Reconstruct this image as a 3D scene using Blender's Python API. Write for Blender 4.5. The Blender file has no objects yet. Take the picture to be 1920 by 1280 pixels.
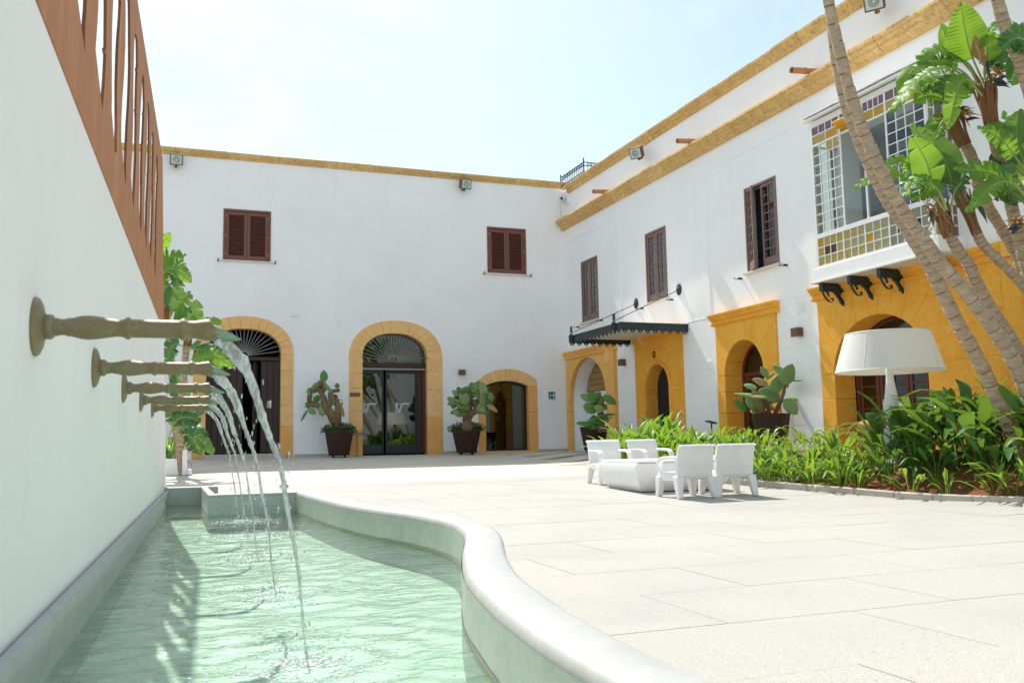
import bpy, math, random
from mathutils import Vector, Matrix, noise
from mathutils.geometry import tessellate_polygon
R_ = math.radians
scene = bpy.context.scene
COL = scene.collection

# ------------------------------------------------------------------ camera
# world axes: +Y runs down the courtyard, +X to the right, eye at the origin
F_PX, PITCH, ROLL, YAW = 1710.0, R_(6.3), R_(-1.04), R_(20.77)
FW = Vector((math.sin(YAW)*math.cos(PITCH), math.cos(YAW)*math.cos(PITCH), math.sin(PITCH)))
_r0 = Vector((math.cos(YAW), -math.sin(YAW), 0)); _u0 = _r0.cross(FW)
RT = _r0*math.cos(ROLL) + _u0*math.sin(ROLL); UP = -_r0*math.sin(ROLL) + _u0*math.cos(ROLL)
cam_d = bpy.data.cameras.new('camera'); cam = bpy.data.objects.new('camera', cam_d); COL.objects.link(cam)
cam.matrix_world = Matrix(((RT.x, UP.x, -FW.x, 0), (RT.y, UP.y, -FW.y, 0), (RT.z, UP.z, -FW.z, 0), (0, 0, 0, 1)))
cam_d.sensor_width = 36; cam_d.lens = 36*F_PX/1920; cam_d.clip_start = .05; cam_d.clip_end = 2000
cam_d.dof.use_dof = True; cam_d.dof.focus_distance = 9.0; cam_d.dof.aperture_fstop = 5.6
scene.camera = cam
def at(px, py, D): return (FW + RT*((px-960)/F_PX) - UP*((py-640)/F_PX))*D

# ------------------------------------------------------------------ sky, sun, exposure
SUN_TO = Vector((-.09, .75, 1.0)).normalized()
SUN_EL = math.asin(SUN_TO.z); SUN_AZ = math.atan2(SUN_TO.x, SUN_TO.y)
world = bpy.data.worlds.new('World'); scene.world = world; world.use_nodes = True
wn = world.node_tree.nodes; wl = world.node_tree.links; wn.clear()
sky = wn.new('ShaderNodeTexSky'); sky.sky_type = 'NISHITA'; sky.sun_disc = False
sky.sun_elevation = SUN_EL; sky.sun_rotation = SUN_AZ
sky.air_density = 1.0; sky.dust_density = 1.4; sky.ozone_density = 1.0
tc = wn.new('ShaderNodeTexCoord'); mp = wn.new('ShaderNodeMapping'); mp.inputs['Scale'].default_value = (1.6, 1.6, 4.5)
mp.inputs['Location'].default_value = (0, 0, 0); mp.inputs['Rotation'].default_value = (0, R_(14), R_(35))
n1 = wn.new('ShaderNodeTexNoise'); n1.inputs['Scale'].default_value = 1.7; n1.inputs['Detail'].default_value = 9; n1.inputs['Roughness'].default_value = .62
n1.inputs['Distortion'].default_value = .5
cr = wn.new('ShaderNodeMapRange'); cr.inputs['From Min'].default_value = .37; cr.inputs['From Max'].default_value = .66
cr.inputs['To Min'].default_value = .16; cr.inputs['To Max'].default_value = .97
mx = wn.new('ShaderNodeMix'); mx.data_type = 'RGBA'
bg = wn.new('ShaderNodeBackground'); bg.inputs['Strength'].default_value = .07
wo = wn.new('ShaderNodeOutputWorld')
wl.new(tc.outputs['Generated'], mp.inputs['Vector']); wl.new(mp.outputs[0], n1.inputs['Vector']); wl.new(n1.outputs['Fac'], cr.inputs['Value'])
wl.new(cr.outputs[0], mx.inputs[0]); wl.new(sky.outputs[0], mx.inputs[6]); mx.inputs[7].default_value = (3.75, 4.5, 5.1, 1)      # thin even high cloud
tn = wn.new('ShaderNodeMix'); tn.data_type = 'RGBA'; tn.blend_type = 'MULTIPLY'; tn.inputs[0].default_value = 1; tn.inputs[7].default_value = (1.0, 1.005, .975, 1)
wl.new(mx.outputs[2], tn.inputs[6]); wl.new(tn.outputs[2], bg.inputs['Color']); wl.new(bg.outputs[0], wo.inputs['Surface'])
sd = bpy.data.lights.new('sun', 'SUN'); sd.energy = 2.0; sd.angle = R_(.5); sd.color = (1, .95, .87)
so = bpy.data.objects.new('sun', sd); COL.objects.link(so); so.rotation_euler = SUN_TO.to_track_quat('Z', 'Y').to_euler()
vs = scene.view_settings; vs.view_transform = 'Standard'; vs.look = 'None'; vs.exposure = 1.63; vs.gamma = 1; vs.use_curve_mapping = False
scene.cycles.use_denoising = True
scene.cycles.max_bounces = 10; scene.cycles.transparent_max_bounces = 24; scene.cycles.diffuse_bounces = 5
scene.cycles.caustics_reflective = False; scene.cycles.caustics_refractive = False; scene.cycles.sample_clamp_indirect = 8

# ------------------------------------------------------------------ helpers
def tag(o, label=None, cat=None, group=None, kind=None):
    if label: o['label'] = label
    if cat: o['category'] = cat
    if group: o['group'] = group
    if kind: o['kind'] = kind
    return o
def empty(name, loc=(0, 0, 0), rz=0, label=None, cat=None, group=None, kind=None, parent=None):
    o = bpy.data.objects.new(name, None); COL.objects.link(o); o.location = loc; o.rotation_euler = (0, 0, rz)
    o.empty_display_size = .1
    if parent: o.parent = parent
    return tag(o, label, cat, group, kind)
def link(name, me, parent=None, loc=None, rot=None, scale=None):
    o = bpy.data.objects.new(name, me); COL.objects.link(o)
    if parent: o.parent = parent
    if loc is not None: o.location = loc
    if rot is not None: o.rotation_euler = rot
    if scale is not None: o.scale = scale
    return o
BOXF = [(0, 3, 2, 1), (4, 5, 6, 7), (0, 1, 5, 4), (1, 2, 6, 5), (2, 3, 7, 6), (3, 0, 4, 7)]
class MB:
    def __init__(s): s.v = []; s.f = []; s.mi = []
    def add(s, vs, fs, mi=0):
        b = len(s.v); s.v += [tuple(v) for v in vs]
        for f in fs: s.f.append(tuple(i+b for i in f)); s.mi.append(mi)
        return s
    def box(s, x0, x1, y0, y1, z0, z1, mi=0):
        return s.add([(x0,y0,z0),(x1,y0,z0),(x1,y1,z0),(x0,y1,z0),(x0,y0,z1),(x1,y0,z1),(x1,y1,z1),(x0,y1,z1)], BOXF, mi)
    def obox(s, c, ax, ay, az, mi=0):      # centre and three half-extent vectors
        c, ax, ay, az = map(Vector, (c, ax, ay, az))
        return s.add([c-ax-ay-az, c+ax-ay-az, c+ax+ay-az, c-ax+ay-az, c-ax-ay+az, c+ax-ay+az, c+ax+ay+az, c-ax+ay+az], BOXF, mi)
    def bar(s, a, b, w, h=None, mi=0, up=(0, 0, 1)):
        a, b = Vector(a), Vector(b); d = (b-a); L = d.length; d = d/L; h = h or w
        upv = Vector(up)
        if abs(d.dot(upv)) > .98: upv = Vector((1, 0, 0))
        sd_ = d.cross(upv).normalized(); u = sd_.cross(d)
        return s.obox((a+b)/2, sd_*w/2, d*L/2, u*h/2, mi)
    def prism(s, poly, fn, w0, w1, mi=0):
        n = len(poly); A = [fn(u, v, w0) for u, v in poly]; B = [fn(u, v, w1) for u, v in poly]
        tris = tessellate_polygon([[Vector((u, v, 0)) for u, v in poly]])
        fs = [tuple(t) for t in tris] + [tuple(i+n for i in reversed(t)) for t in tris]
        fs += [(i, (i+1) % n, (i+1) % n+n, i+n) for i in range(n)]
        return s.add(A+B, fs, mi)
    def tube(s, pts, rad, n=8, mi=0, cap=True):
        pts = [Vector(p) for p in pts]; m = len(pts)
        if not hasattr(rad, '__len__'): rad = [rad]*m
        t0 = (pts[1]-pts[0]).normalized(); ref = Vector((0, 0, 1)) if abs(t0.z) < .9 else Vector((1, 0, 0))
        sd_ = t0.cross(ref).normalized(); vs = []
        for i, p in enumerate(pts):
            t = (pts[min(i+1, m-1)]-pts[max(i-1, 0)]).normalized()
            sd_ = (sd_ - t*sd_.dot(t)).normalized(); u = sd_.cross(t)
            for k in range(n):
                a = 2*math.pi*k/n; vs.append(p + (sd_*math.cos(a)+u*math.sin(a))*rad[i])
        fs = [(i*n+k, i*n+(k+1) % n, (i+1)*n+(k+1) % n, (i+1)*n+k) for i in range(m-1) for k in range(n)]
        if cap: fs += [tuple(range(n-1, -1, -1)), tuple((m-1)*n+k for k in range(n))]
        return s.add(vs, fs, mi)
    def lathe(s, prof, n=24, fn=None, mi=0):   # profile of (radius, height)
        fn = fn or (lambda x, y, z: (x, y, z)); m = len(prof)
        vs = [fn(r*math.cos(2*math.pi*k/n), r*math.sin(2*math.pi*k/n), h) for r, h in prof for k in range(n)]
        fs = [(i*n+k, i*n+(k+1) % n, (i+1)*n+(k+1) % n, (i+1)*n+k) for i in range(m-1) for k in range(n)]
        fs += [tuple(range(n-1, -1, -1)), tuple((m-1)*n+k for k in range(n))]
        return s.add(vs, fs, mi)
    def plate(s, outer, holes, fn, w0, w1, back=True, sides=True, mi=0, mi_hole=None):
        loops = [outer]+holes; pts = [p for l in loops for p in l]; n = len(pts)
        tris = tessellate_polygon([[Vector((u, v, 0)) for u, v in l] for l in loops])
        A = [fn(u, v, w0) for u, v in pts]; B = [fn(u, v, w1) for u, v in pts]
        b = len(s.v); s.v += [tuple(v) for v in A+B]
        for t in tris: s.f.append(tuple(i+b for i in t)); s.mi.append(mi)
        if back:
            for t in tris: s.f.append(tuple(i+b+n for i in reversed(t))); s.mi.append(mi)
        o = 0
        for li, l in enumerate(loops):
            k = len(l)
            if li > 0 or sides:
                for i in range(k):
                    s.f.append((b+o+i, b+o+(i+1) % k, b+n+o+(i+1) % k, b+n+o+i)); s.mi.append(mi if li == 0 or mi_hole is None else mi_hole)
            o += k
        return s
    def mesh(s, name, mats, smooth=None):
        me = bpy.data.meshes.new(name); me.from_pydata(s.v, [], s.f)
        if not isinstance(mats, (list, tuple)): mats = [mats]
        for m in mats: me.materials.append(m)
        if len(mats) > 1: me.polygons.foreach_set('material_index', s.mi)
        me.update()
        import bmesh
        bm = bmesh.new(); bm.from_mesh(me); bmesh.ops.recalc_face_normals(bm, faces=bm.faces); bm.to_mesh(me); bm.free()
        if smooth is not None:
            me.polygons.foreach_set('use_smooth', [True]*len(me.polygons))
            if smooth < 179: me.set_sharp_from_angle(angle=R_(smooth))
        return me
    def build(s, name, mats, parent=None, smooth=None, loc=None, rot=None, bevel=0, seg=2):
        o = link(name, s.mesh(name, mats, smooth), parent, loc, rot)
        if bevel:
            b = o.modifiers.new('bevel', 'BEVEL'); b.width = bevel; b.segments = seg; b.limit_method = 'ANGLE'; b.angle_limit = R_(35)
        return o
def copy_tree(o, parent=None):
    c = o.copy(); COL.objects.link(c); c.parent = parent
    for ch in o.children: copy_tree(ch, c)
    return c
def catmull(P, n):
    P = [Vector(p) for p in P]; Q = [P[0]*2-P[1]]+P+[P[-1]*2-P[-2]]; out = []
    m = len(P)-1
    for k in range(n+1):
        t = k/n*m; i = min(int(t), m-1); u = t-i; a, b, c, d = Q[i:i+4]
        out.append(.5*((2*b)+(c-a)*u+(2*a-5*b+4*c-d)*u*u+(3*b-a-3*c+d)*u**3))
    return out
def lerp(a, b, t): return a+(b-a)*t
def sstep(a, b, x):
    t = max(0, min(1, (x-a)/(b-a))); return t*t*(3-2*t)

# ------------------------------------------------------------------ materials
class NT:
    def __init__(s, name):
        s.m = bpy.data.materials.new(name); s.m.use_nodes = True; s.n = s.m.node_tree.nodes; s.l = s.m.node_tree.links
        s.p = s.n['Principled BSDF']; s.out = s.n['Material Output']
    def new(s, t, **kw):
        n = s.n.new(t)
        for k, v in kw.items():
            if k in n.inputs: n.inputs[k].default_value = v
            else: setattr(n, k, v)
        return n
    def coord(s, kind='Object', scale=(1, 1, 1)):
        t = s.new('ShaderNodeTexCoord'); m = s.new('ShaderNodeMapping'); m.inputs['Scale'].default_value = scale
        if kind == 'World':
            g = s.new('ShaderNodeNewGeometry'); s.l.new(g.outputs['Position'], m.inputs[0])
        else: s.l.new(t.outputs[kind], m.inputs[0])
        return m.outputs[0]
    def noise(s, vec, scale, detail=4, rough=.55, dist=0):
        n = s.new('ShaderNodeTexNoise'); n.inputs['Scale'].default_value = scale; n.inputs['Detail'].default_value = detail
        n.inputs['Roughness'].default_value = rough; n.inputs['Distortion'].default_value = dist
        s.l.new(vec, n.inputs['Vector']); return n.outputs['Fac']
    def ramp(s, fac, stops):
        r = s.new('ShaderNodeValToRGB'); e = r.color_ramp.elements
        while len(e) < len(stops): e.new(.5)
        for el, (p, c) in zip(e, stops): el.position = p; el.color = (*c, 1) if len(c) == 3 else c
        s.l.new(fac, r.inputs[0]); return r.outputs[0]
    def mix(s, a, b, fac, mode='MIX'):
        n = s.new('ShaderNodeMix', data_type='RGBA', blend_type=mode)
        for v, i in ((a, 6), (b, 7), (fac, 0)):
            if isinstance(v, (int, float)): n.inputs[i].default_value = v
            elif isinstance(v, tuple): n.inputs[i].default_value = (*v, 1)
            else: s.l.new(v, n.inputs[i])
        return n.outputs[2]
    def math(s, op, a, b=0):
        n = s.new('ShaderNodeMath', operation=op)
        for v, i in ((a, 0), (b, 1)):
            if isinstance(v, (int, float)): n.inputs[i].default_value = v
            else: s.l.new(v, n.inputs[i])
        return n.outputs[0]
    def bump(s, h, strength=.3, dist=.01):
        b = s.new('ShaderNodeBump'); b.inputs['Strength'].default_value = strength; b.inputs['Distance'].default_value = dist
        s.l.new(h, b.inputs['Height']); s.l.new(b.outputs[0], s.p.inputs['Normal']); return b
    def set(s, col=None, rough=None, metal=None, spec=None, **kw):
        P = s.p.inputs
        if col is not None:
            if isinstance(col, tuple): P['Base Color'].default_value = (*col, 1)
            else: s.l.new(col, P['Base Color'])
        if rough is not None:
            if isinstance(rough, (int, float)): P['Roughness'].default_value = rough
            else: s.l.new(rough, P['Roughness'])
        if metal is not None: P['Metallic'].default_value = metal
        if spec is not None: P['Specular IOR Level'].default_value = spec
        for k, v in kw.items(): P[k].default_value = v
        return s.m
    def objrand(s): return s.new('ShaderNodeObjectInfo').outputs['Random']

def m_plaster(name, base, dirt, seed=0, bs=.3):
    t = NT(name); c = t.coord('World'); big = t.noise(c, .55+seed, 6, .65, .4); fine = t.noise(c, 38, 3)
    streak = t.noise(t.coord('World', (2.6, 2.6, .5)), 1.3, 8, .68, .5)
    col = t.mix(base, dirt, t.ramp(big, [(.42, (0, 0, 0)), (.78, (1, 1, 1))]))
    col = t.mix(col, tuple(d*.93 for d in dirt), t.ramp(streak, [(.56, (0, 0, 0)), (.86, (.55, .55, .55))]))
    t.bump(t.math('ADD', t.math('MULTIPLY', fine, .35), t.math('MULTIPLY', t.noise(c, 4, 5), 1.0)), bs, .010)
    return t.set(col, .85, spec=.25)
WHITE = m_plaster('white_plaster', (.94, .925, .91), (.875, .86, .845))
WHITE2 = m_plaster('white_limewash', (.93, .915, .895), (.88, .865, .845), .3)
GARDENW = m_plaster('garden_wall_render', (.93, .90, .885), (.89, .86, .84), .2, .55)

def m_stone(name, a, b, stain, var=.5, scale=3.0, spot=.58):
    t = NT(name); c = t.coord('World'); r = t.objrand()
    col = t.mix(a, b, t.math('MULTIPLY', r, var))
    col = t.mix(col, b, t.ramp(t.noise(c, scale, 7, .65, .3), [(.40, (0, 0, 0)), (.72, (1, 1, 1))]))
    col = t.mix(col, stain, t.ramp(t.noise(c, scale*4.3, 6, .7), [(spot, (0, 0, 0)), (spot+.18, (.8, .8, .8))]))
    t.bump(t.noise(c, 30, 8, .75), .8, .012)
    return t.set(col, .9, spec=.2)
OCHRE = m_stone('ochre_sandstone', (.92, .58, .26), (.82, .47, .17), (.94, .70, .42))
OCHRE_BASE = m_stone('orange_base_stone', (.88, .48, .16), (.82, .38, .10), (.92, .66, .40))
OCHRE_M = m_stone('honey_sandstone', (.93, .53, .17), (.83, .42, .10), (.95, .66, .32))
OCHRE_P = m_stone('painted_ochre_stone', (.94, .49, .080), (.84, .37, .040), (.66, .24, .02), .4, 2.6, .54)
CORNICE = m_stone('weathered_cornice_stone', (.82, .57, .25), (.62, .38, .13), (.30, .24, .15), .8, 3.0, .49)
ROUGHSTONE = m_stone('brown_rough_stone', (.42, .27, .12), (.33, .20, .08), (.24, .15, .07), .7, 6)
SILL = m_stone('marble_sill', (.72, .70, .64), (.66, .62, .55), (.6, .55, .47), .3, 5)

def m_wood(name, a, b, rough=.5, scale=(18, 18, 1.2)):
    t = NT(name); c = t.coord('World', scale); n = t.noise(c, 1.6, 6, .6, .6)
    col = t.mix(t.mix(a, b, n), tuple(x*.75 for x in a), t.math('MULTIPLY', t.objrand(), .4))
    t.bump(n, .25, .003); return t.set(col, rough, spec=.4)
SHUTTER = m_wood('reddish_shutter_wood', (.24, .088, .062), (.16, .058, .044), .45)
DOORDARK = m_wood('dark_brown_door_wood', (.052, .026, .020), (.034, .017, .014), .5)
WINWOOD = m_wood('weathered_window_wood', (.27, .165, .14), (.19, .11, .095), .6)
DOORRED = m_wood('mahogany_door_wood', (.16, .042, .018), (.10, .026, .012), .35)
def m_plain(name, col, rough=.5, metal=0, spec=.5, bumpn=0, bscale=60, **kw):
    t = NT(name)
    if bumpn: t.bump(t.noise(t.coord('Object'), bscale, 4), bumpn, .004)
    v = t.noise(t.coord('World'), 6, 5); c = t.mix(col, tuple(x*.82 for x in col), v)
    return t.set(c, rough, metal, spec, **kw)
IRON = m_plain('dark_green_iron', (.026, .046, .052), .45, .2, .5, .15)
BLACKIRON = m_plain('black_iron', (.012, .013, .015), .5, .3)
ANTHRACITE = m_plain('anthracite_door_frame', (.012, .018, .028), .35, .1)
GREYMETAL = m_plain('galvanised_fanlight_bar', (.30, .29, .27), .4, .7)
WHITEPAINT = m_plain('white_frame_paint', (.90, .90, .88), .45)
WHITEPLASTIC = m_plain('white_moulded_plastic', (.93, .92, .90), .40, 0, .5, .05, 120)
DARKROOM = m_plain('dark_interior', (.020, .019, .018), .9)  # darkness of the unlit rooms put into the colour, near-black
GREYROOM = m_plain('curtain_grey_interior', (.60, .64, .63), .9)
LIGHTROOM = m_plain('pale_interior_plaster', (.70, .71, .70), .9)
BLUEGREY = m_plain('blue_grey_door_paint', (.16, .19, .23), .5)
BRASS = m_plain('hinge_brass', (.62, .52, .30), .4, .6)
LAMPBOX = m_plain('brown_lamp_box', (.17, .095, .055), .5, .3)
TEAL = m_plain('teal_sign_enamel', (.01, .20, .19), .4)
SIGNWHITE = m_plain('sign_white', (.8, .82, .82), .5)
TERRACOTTA = m_plain('terracotta_pipe', (.56, .26, .11), .8, 0, .3, .3, 40)
CAMWHITE = m_plain('camera_white', (.75, .76, .76), .4)

def m_rust(name, a, b, c3):
    t = NT(name); c = t.coord('World'); n = t.noise(c, 7, 8, .7, .4); st = t.noise(t.coord('World', (9, 9, .8)), 1, 5)
    col = t.mix(t.mix(a, b, n), c3, t.ramp(st, [(.5, (0, 0, 0)), (.8, (1, 1, 1))]))
    t.bump(t.noise(c, 90, 4), .25, .002); return t.set(col, .75, .15, .3)
CORTEN = m_rust('weathering_steel', (.54, .24, .10), (.40, .16, .065), (.60, .30, .14))
CORTEN_D = m_rust('weathering_steel_cut_edge', (.22, .085, .035), (.10, .042, .022), (.30, .11, .045))
POTSTEEL = m_rust('dark_rusty_pot_steel', (.045, .028, .022), (.085, .042, .026), (.025, .021, .020))

def m_bronze():
    t = NT('patinated_bronze'); c = t.coord('World'); n = t.noise(c, 55, 6, .7)
    g = t.new('ShaderNodeNewGeometry'); sx = t.new('ShaderNodeSeparateXYZ'); t.l.new(g.outputs['Normal'], sx.inputs[0])
    col = t.mix((.30, .225, .115), (.20, .15, .085), n)
    pat = t.ramp(t.noise(c, 24, 7, .7, .5), [(.52, (0, 0, 0)), (.74, (1, 1, 1))])
    col = t.mix(col, (.26, .36, .27), t.math('MULTIPLY', pat, .6))
    t.bump(n, .25, .002); return t.set(col, t.ramp(n, [(.3, (.45,)*3), (.7, (.6,)*3)]), .25, .5)
BRONZE = m_bronze()
def m_verdigris():
    t = NT('verdigris_bronze'); c = t.coord('World'); n = t.noise(c, 40, 7, .7)
    t.bump(n, .3, .002); return t.set(t.mix((.24, .38, .30), (.30, .23, .12), t.ramp(n, [(.40, (0, 0, 0)), (.66, (1, 1, 1))])), .5, .4)
VERDI = m_verdigris()

def m_marble(name, a, b, vein, rough=.28):
    t = NT(name); c = t.coord('World'); n = t.noise(c, 5, 8, .65, 1.2)
    vo = t.new('ShaderNodeTexVoronoi', feature='DISTANCE_TO_EDGE'); vo.inputs['Scale'].default_value = 13
    d = t.new('ShaderNodeMix', data_type='RGBA'); d.inputs[0].default_value = .16
    nn = t.new('ShaderNodeTexNoise'); nn.inputs['Scale'].default_value = 6; nn.inputs['Detail'].default_value = 5; t.l.new(c, nn.inputs['Vector'])
    t.l.new(c, d.inputs[6]); t.l.new(nn.outputs['Color'], d.inputs[7]); t.l.new(d.outputs[2], vo.inputs['Vector'])
    col = t.mix(a, b, t.ramp(n, [(.35, (0, 0, 0)), (.68, (1, 1, 1))]))
    col = t.mix(vein, col, t.ramp(vo.outputs['Distance'], [(0, (.45, .45, .45)), (.12, (1, 1, 1))]))
    t.bump(t.noise(c, 60, 4), .06, .002); return t.set(col, rough, spec=.5)
MARBLE = m_marble('pale_grey_marble', (.42, .43, .42), (.34, .36, .35), (.38, .375, .355), .6)
MARBLE_G = m_marble('green_grey_marble_lining', (.45, .49, .455), (.33, .39, .355), (.50, .47, .41), .45)
def m_poolfloor():
    t = NT('pool_floor_paint'); c = t.coord('World'); n = t.noise(c, 2.2, 6, .6)
    return t.set(t.mix((.60, .71, .625), (.38, .53, .43), n), .8)
POOLFLOOR = m_poolfloor()
ALGAE = m_plain('waterline_algae', (.33, .33, .24), .7)

def m_paving():
    t = NT('speckled_granite_paving'); c = t.coord('World'); r = t.objrand()
    sp = t.noise(c, 150, 3, .7); sp2 = t.noise(c, 45, 4, .7); big = t.noise(c, .45, 5, .6, .5)
    col = t.mix((.445, .425, .385), (.415, .40, .37), t.math('MULTIPLY', r, .6))
    col = t.mix(col, (.34, .35, .34), t.ramp(big, [(.48, (0, 0, 0)), (.75, (.75, .75, .75))]))
    col = t.mix(col, (.22, .215, .20), t.ramp(sp, [(.54, (0, 0, 0)), (.64, (1, 1, 1))]))
    col = t.mix(col, (.56, .53, .47), t.ramp(sp2, [(.58, (0, 0, 0)), (.72, (.6, .6, .6))]))
    t.bump(sp, .25, .004); return t.set(col, .8, spec=.3)
PAVING = m_paving()
def m_paving_lift():  # streaked far slabs; extra light for the shaded strip is put in the colour
    t = NT('lightened_far_paving'); c = t.coord('World', (.9, 7, 1)); n = t.noise(c, 1.3, 8, .65, .4); w_ = t.coord('World')
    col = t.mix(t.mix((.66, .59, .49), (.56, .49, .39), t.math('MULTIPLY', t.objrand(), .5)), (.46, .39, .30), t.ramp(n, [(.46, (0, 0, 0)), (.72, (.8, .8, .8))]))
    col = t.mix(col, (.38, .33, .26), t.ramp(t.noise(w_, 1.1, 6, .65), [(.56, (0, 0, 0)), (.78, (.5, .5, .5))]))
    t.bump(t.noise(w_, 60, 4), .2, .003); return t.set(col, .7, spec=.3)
PAVING_LIFT = m_paving_lift()
JOINT = m_plain('paving_joint_grit', (.42, .39, .335), .95)
def m_soil():
    t = NT('red_soil'); c = t.coord('World'); n = t.noise(c, 22, 8, .75); t.bump(n, 1.0, .05)
    return t.set(t.mix((.34, .14, .06), (.20, .085, .04), n), .95, spec=.1)
SOIL = m_soil()
KERB = m_stone('granite_kerb', (.55, .50, .43), (.46, .41, .35), (.62, .44, .27), .5, 6)

def m_leaf(name, top, top2, back, trans=.35, rough=.48, rib=0.0):
    t = NT(name); c = t.coord('World'); r = t.objrand(); n = t.noise(c, 3.0, 4)
    col = t.mix(t.mix(top, top2, r), tuple(x*.72 for x in top), t.math('MULTIPLY', n, .8))
    col = t.mix(col, (.34, .22, .06), t.ramp(t.noise(c, 7.0, 6, .7), [(.63, (0, 0, 0)), (.78, (.7, .7, .7))]))
    bf = t.new('ShaderNodeNewGeometry').outputs['Backfacing']
    colb = t.mix(col, back, t.math('MULTIPLY', bf, .65))
    t.set(colb, rough, spec=.28)
    tr = t.new('ShaderNodeBsdfTranslucent'); t.l.new(t.mix(col, (.55, .8, .05), .45), tr.inputs['Color'])
    ms = t.new('ShaderNodeMixShader'); ms.inputs[0].default_value = trans
    t.l.new(t.p.outputs[0], ms.inputs[1]); t.l.new(tr.outputs[0], ms.inputs[2]); t.l.new(ms.outputs[0], t.out.inputs['Surface'])
    return t.m
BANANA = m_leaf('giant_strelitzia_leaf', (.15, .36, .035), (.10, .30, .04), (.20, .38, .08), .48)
BANANA_D = m_leaf('dark_strelitzia_leaf', (.045, .19, .06), (.06, .24, .05), (.12, .25, .10), .3)  # darker green leaf variant
RIB = m_plain('leaf_midrib', (.34, .40, .13), .45)
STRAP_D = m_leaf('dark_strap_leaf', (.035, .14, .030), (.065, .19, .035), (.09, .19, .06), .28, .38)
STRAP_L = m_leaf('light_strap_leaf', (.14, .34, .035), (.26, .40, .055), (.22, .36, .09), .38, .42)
STRAP_G = m_leaf('mid_green_strap_leaf', (.055, .19, .03), (.09, .23, .035), (.12, .24, .07), .3, .4)
STRAP_Y = m_leaf('yellowing_strap_leaf', (.42, .40, .06), (.46, .26, .06), (.45, .36, .10), .3)
CACTUS = m_leaf('prickly_pear_pad', (.20, .34, .13), (.28, .40, .15), (.20, .34, .13), .08, .5)
CACTUS_D = m_leaf('young_green_pad', (.09, .27, .05), (.15, .31, .08), (.09, .27, .05), .08, .5)
CACTUS_Y = m_leaf('old_yellow_pad', (.38, .36, .16), (.42, .34, .18), (.38, .36, .16), .08, .5)
CACTRUNK = m_stone('cactus_bark', (.24, .16, .09), (.16, .10, .055), (.45, .33, .20), .5, 12)
IVY = m_leaf('ivy_leaf', (.015, .09, .018), (.03, .14, .03), (.04, .12, .04), .2, .35)
def m_trunk():
    t = NT('ringed_palm_bark'); c = t.coord('World'); n = t.noise(t.coord('World', (3, 3, 14)), 3.0, 7, .7)
    col = t.mix((.50, .385, .265), (.33, .245, .165), t.ramp(n, [(.35, (0, 0, 0)), (.65, (1, 1, 1))]))
    col = t.mix(col, (.66, .55, .42), t.ramp(t.noise(c, 9, 5), [(.55, (0, 0, 0)), (.8, (.7, .7, .7))]))
    t.bump(t.noise(c, 40, 6, .7), .6, .01); return t.set(col, .9, spec=.15)
TRUNK = m_trunk()
TRUNK_D = m_plain('trunk_scar', (.20, .13, .08), .9)
FIBRE = m_plain('dry_leaf_sheath', (.27, .13, .06), .85, 0, .2, .6, 30)
DRYLEAF = m_plain('dry_brown_leaf', (.42, .24, .10), .8, 0, .2, .4, 30)
SPATHE = m_plain('dark_flower_beak', (.03, .045, .055), .4)
def m_fabric():
    t = NT('white_lampshade_fabric'); c = t.coord('Object'); n = t.noise(c, 90, 3)
    t.set(t.mix((.90, .885, .85), (.87, .855, .82), n), .85, spec=.2)
    tr = t.new('ShaderNodeBsdfTranslucent'); tr.inputs['Color'].default_value = (.8, .76, .68, 1)
    ms = t.new('ShaderNodeMixShader'); ms.inputs[0].default_value = .38
    t.l.new(t.p.outputs[0], ms.inputs[1]); t.l.new(tr.outputs[0], ms.inputs[2]); t.l.new(ms.outputs[0], t.out.inputs['Surface']); return t.m
SHADE = m_fabric()
def m_fur():
    t = NT('tan_short_fur'); c = t.coord('Object', (1, 1, 3)); n = t.noise(c, 60, 5, .7)
    t.bump(n, .5, .01); return t.set(t.mix((.60, .33, .14), (.50, .26, .10), n), .8, spec=.2)
FUR = m_fur()
def schlick(t, f0, normal=None, p=5.0):
    g = t.new('ShaderNodeNewGeometry'); d = t.new('ShaderNodeVectorMath', operation='DOT_PRODUCT')
    t.l.new(normal if normal is not None else g.outputs['Normal'], d.inputs[0]); t.l.new(g.outputs['Incoming'], d.inputs[1])
    c = t.math('SUBTRACT', 1.0, t.math('ABSOLUTE', d.outputs['Value'])); c = t.math('POWER', t.math('MAXIMUM', c, 0.0), p)
    return t.math('ADD', f0, t.math('MULTIPLY', c, 1.0-f0))
def m_glass(name, tint, f0, rough=0.0):
    t = NT(name); t.n.remove(t.p)
    a = t.new('ShaderNodeBsdfTransparent'); a.inputs['Color'].default_value = (*tint, 1)
    g = t.new('ShaderNodeBsdfGlossy'); g.inputs['Roughness'].default_value = rough
    ms = t.new('ShaderNodeMixShader'); t.l.new(schlick(t, f0), ms.inputs[0]); t.l.new(a.outputs[0], ms.inputs[1]); t.l.new(g.outputs[0], ms.inputs[2])
    t.l.new(ms.outputs[0], t.out.inputs['Surface']); return t.m
GLASS = m_glass('door_glass', (.55, .68, .62), .11)
GLASS_W = m_glass('window_glass', (.80, .85, .85), .07, .015)
GLASS_OLD = m_glass('clear_old_glass', (.93, .97, .95), .03, .01)
GLASS_DIM = m_glass('smoky_blue_glass', (.55, .60, .66), .04, .02)
def m_stained(name, col):
    t = NT(name); t.set(col, .35, spec=.5)
    tr = t.new('ShaderNodeBsdfTranslucent'); tr.inputs['Color'].default_value = (*col, 1)
    ms = t.new('ShaderNodeMixShader'); ms.inputs[0].default_value = .45
    t.l.new(t.p.outputs[0], ms.inputs[1]); t.l.new(tr.outputs[0], ms.inputs[2]); t.l.new(ms.outputs[0], t.out.inputs['Surface']); return t.m
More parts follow.
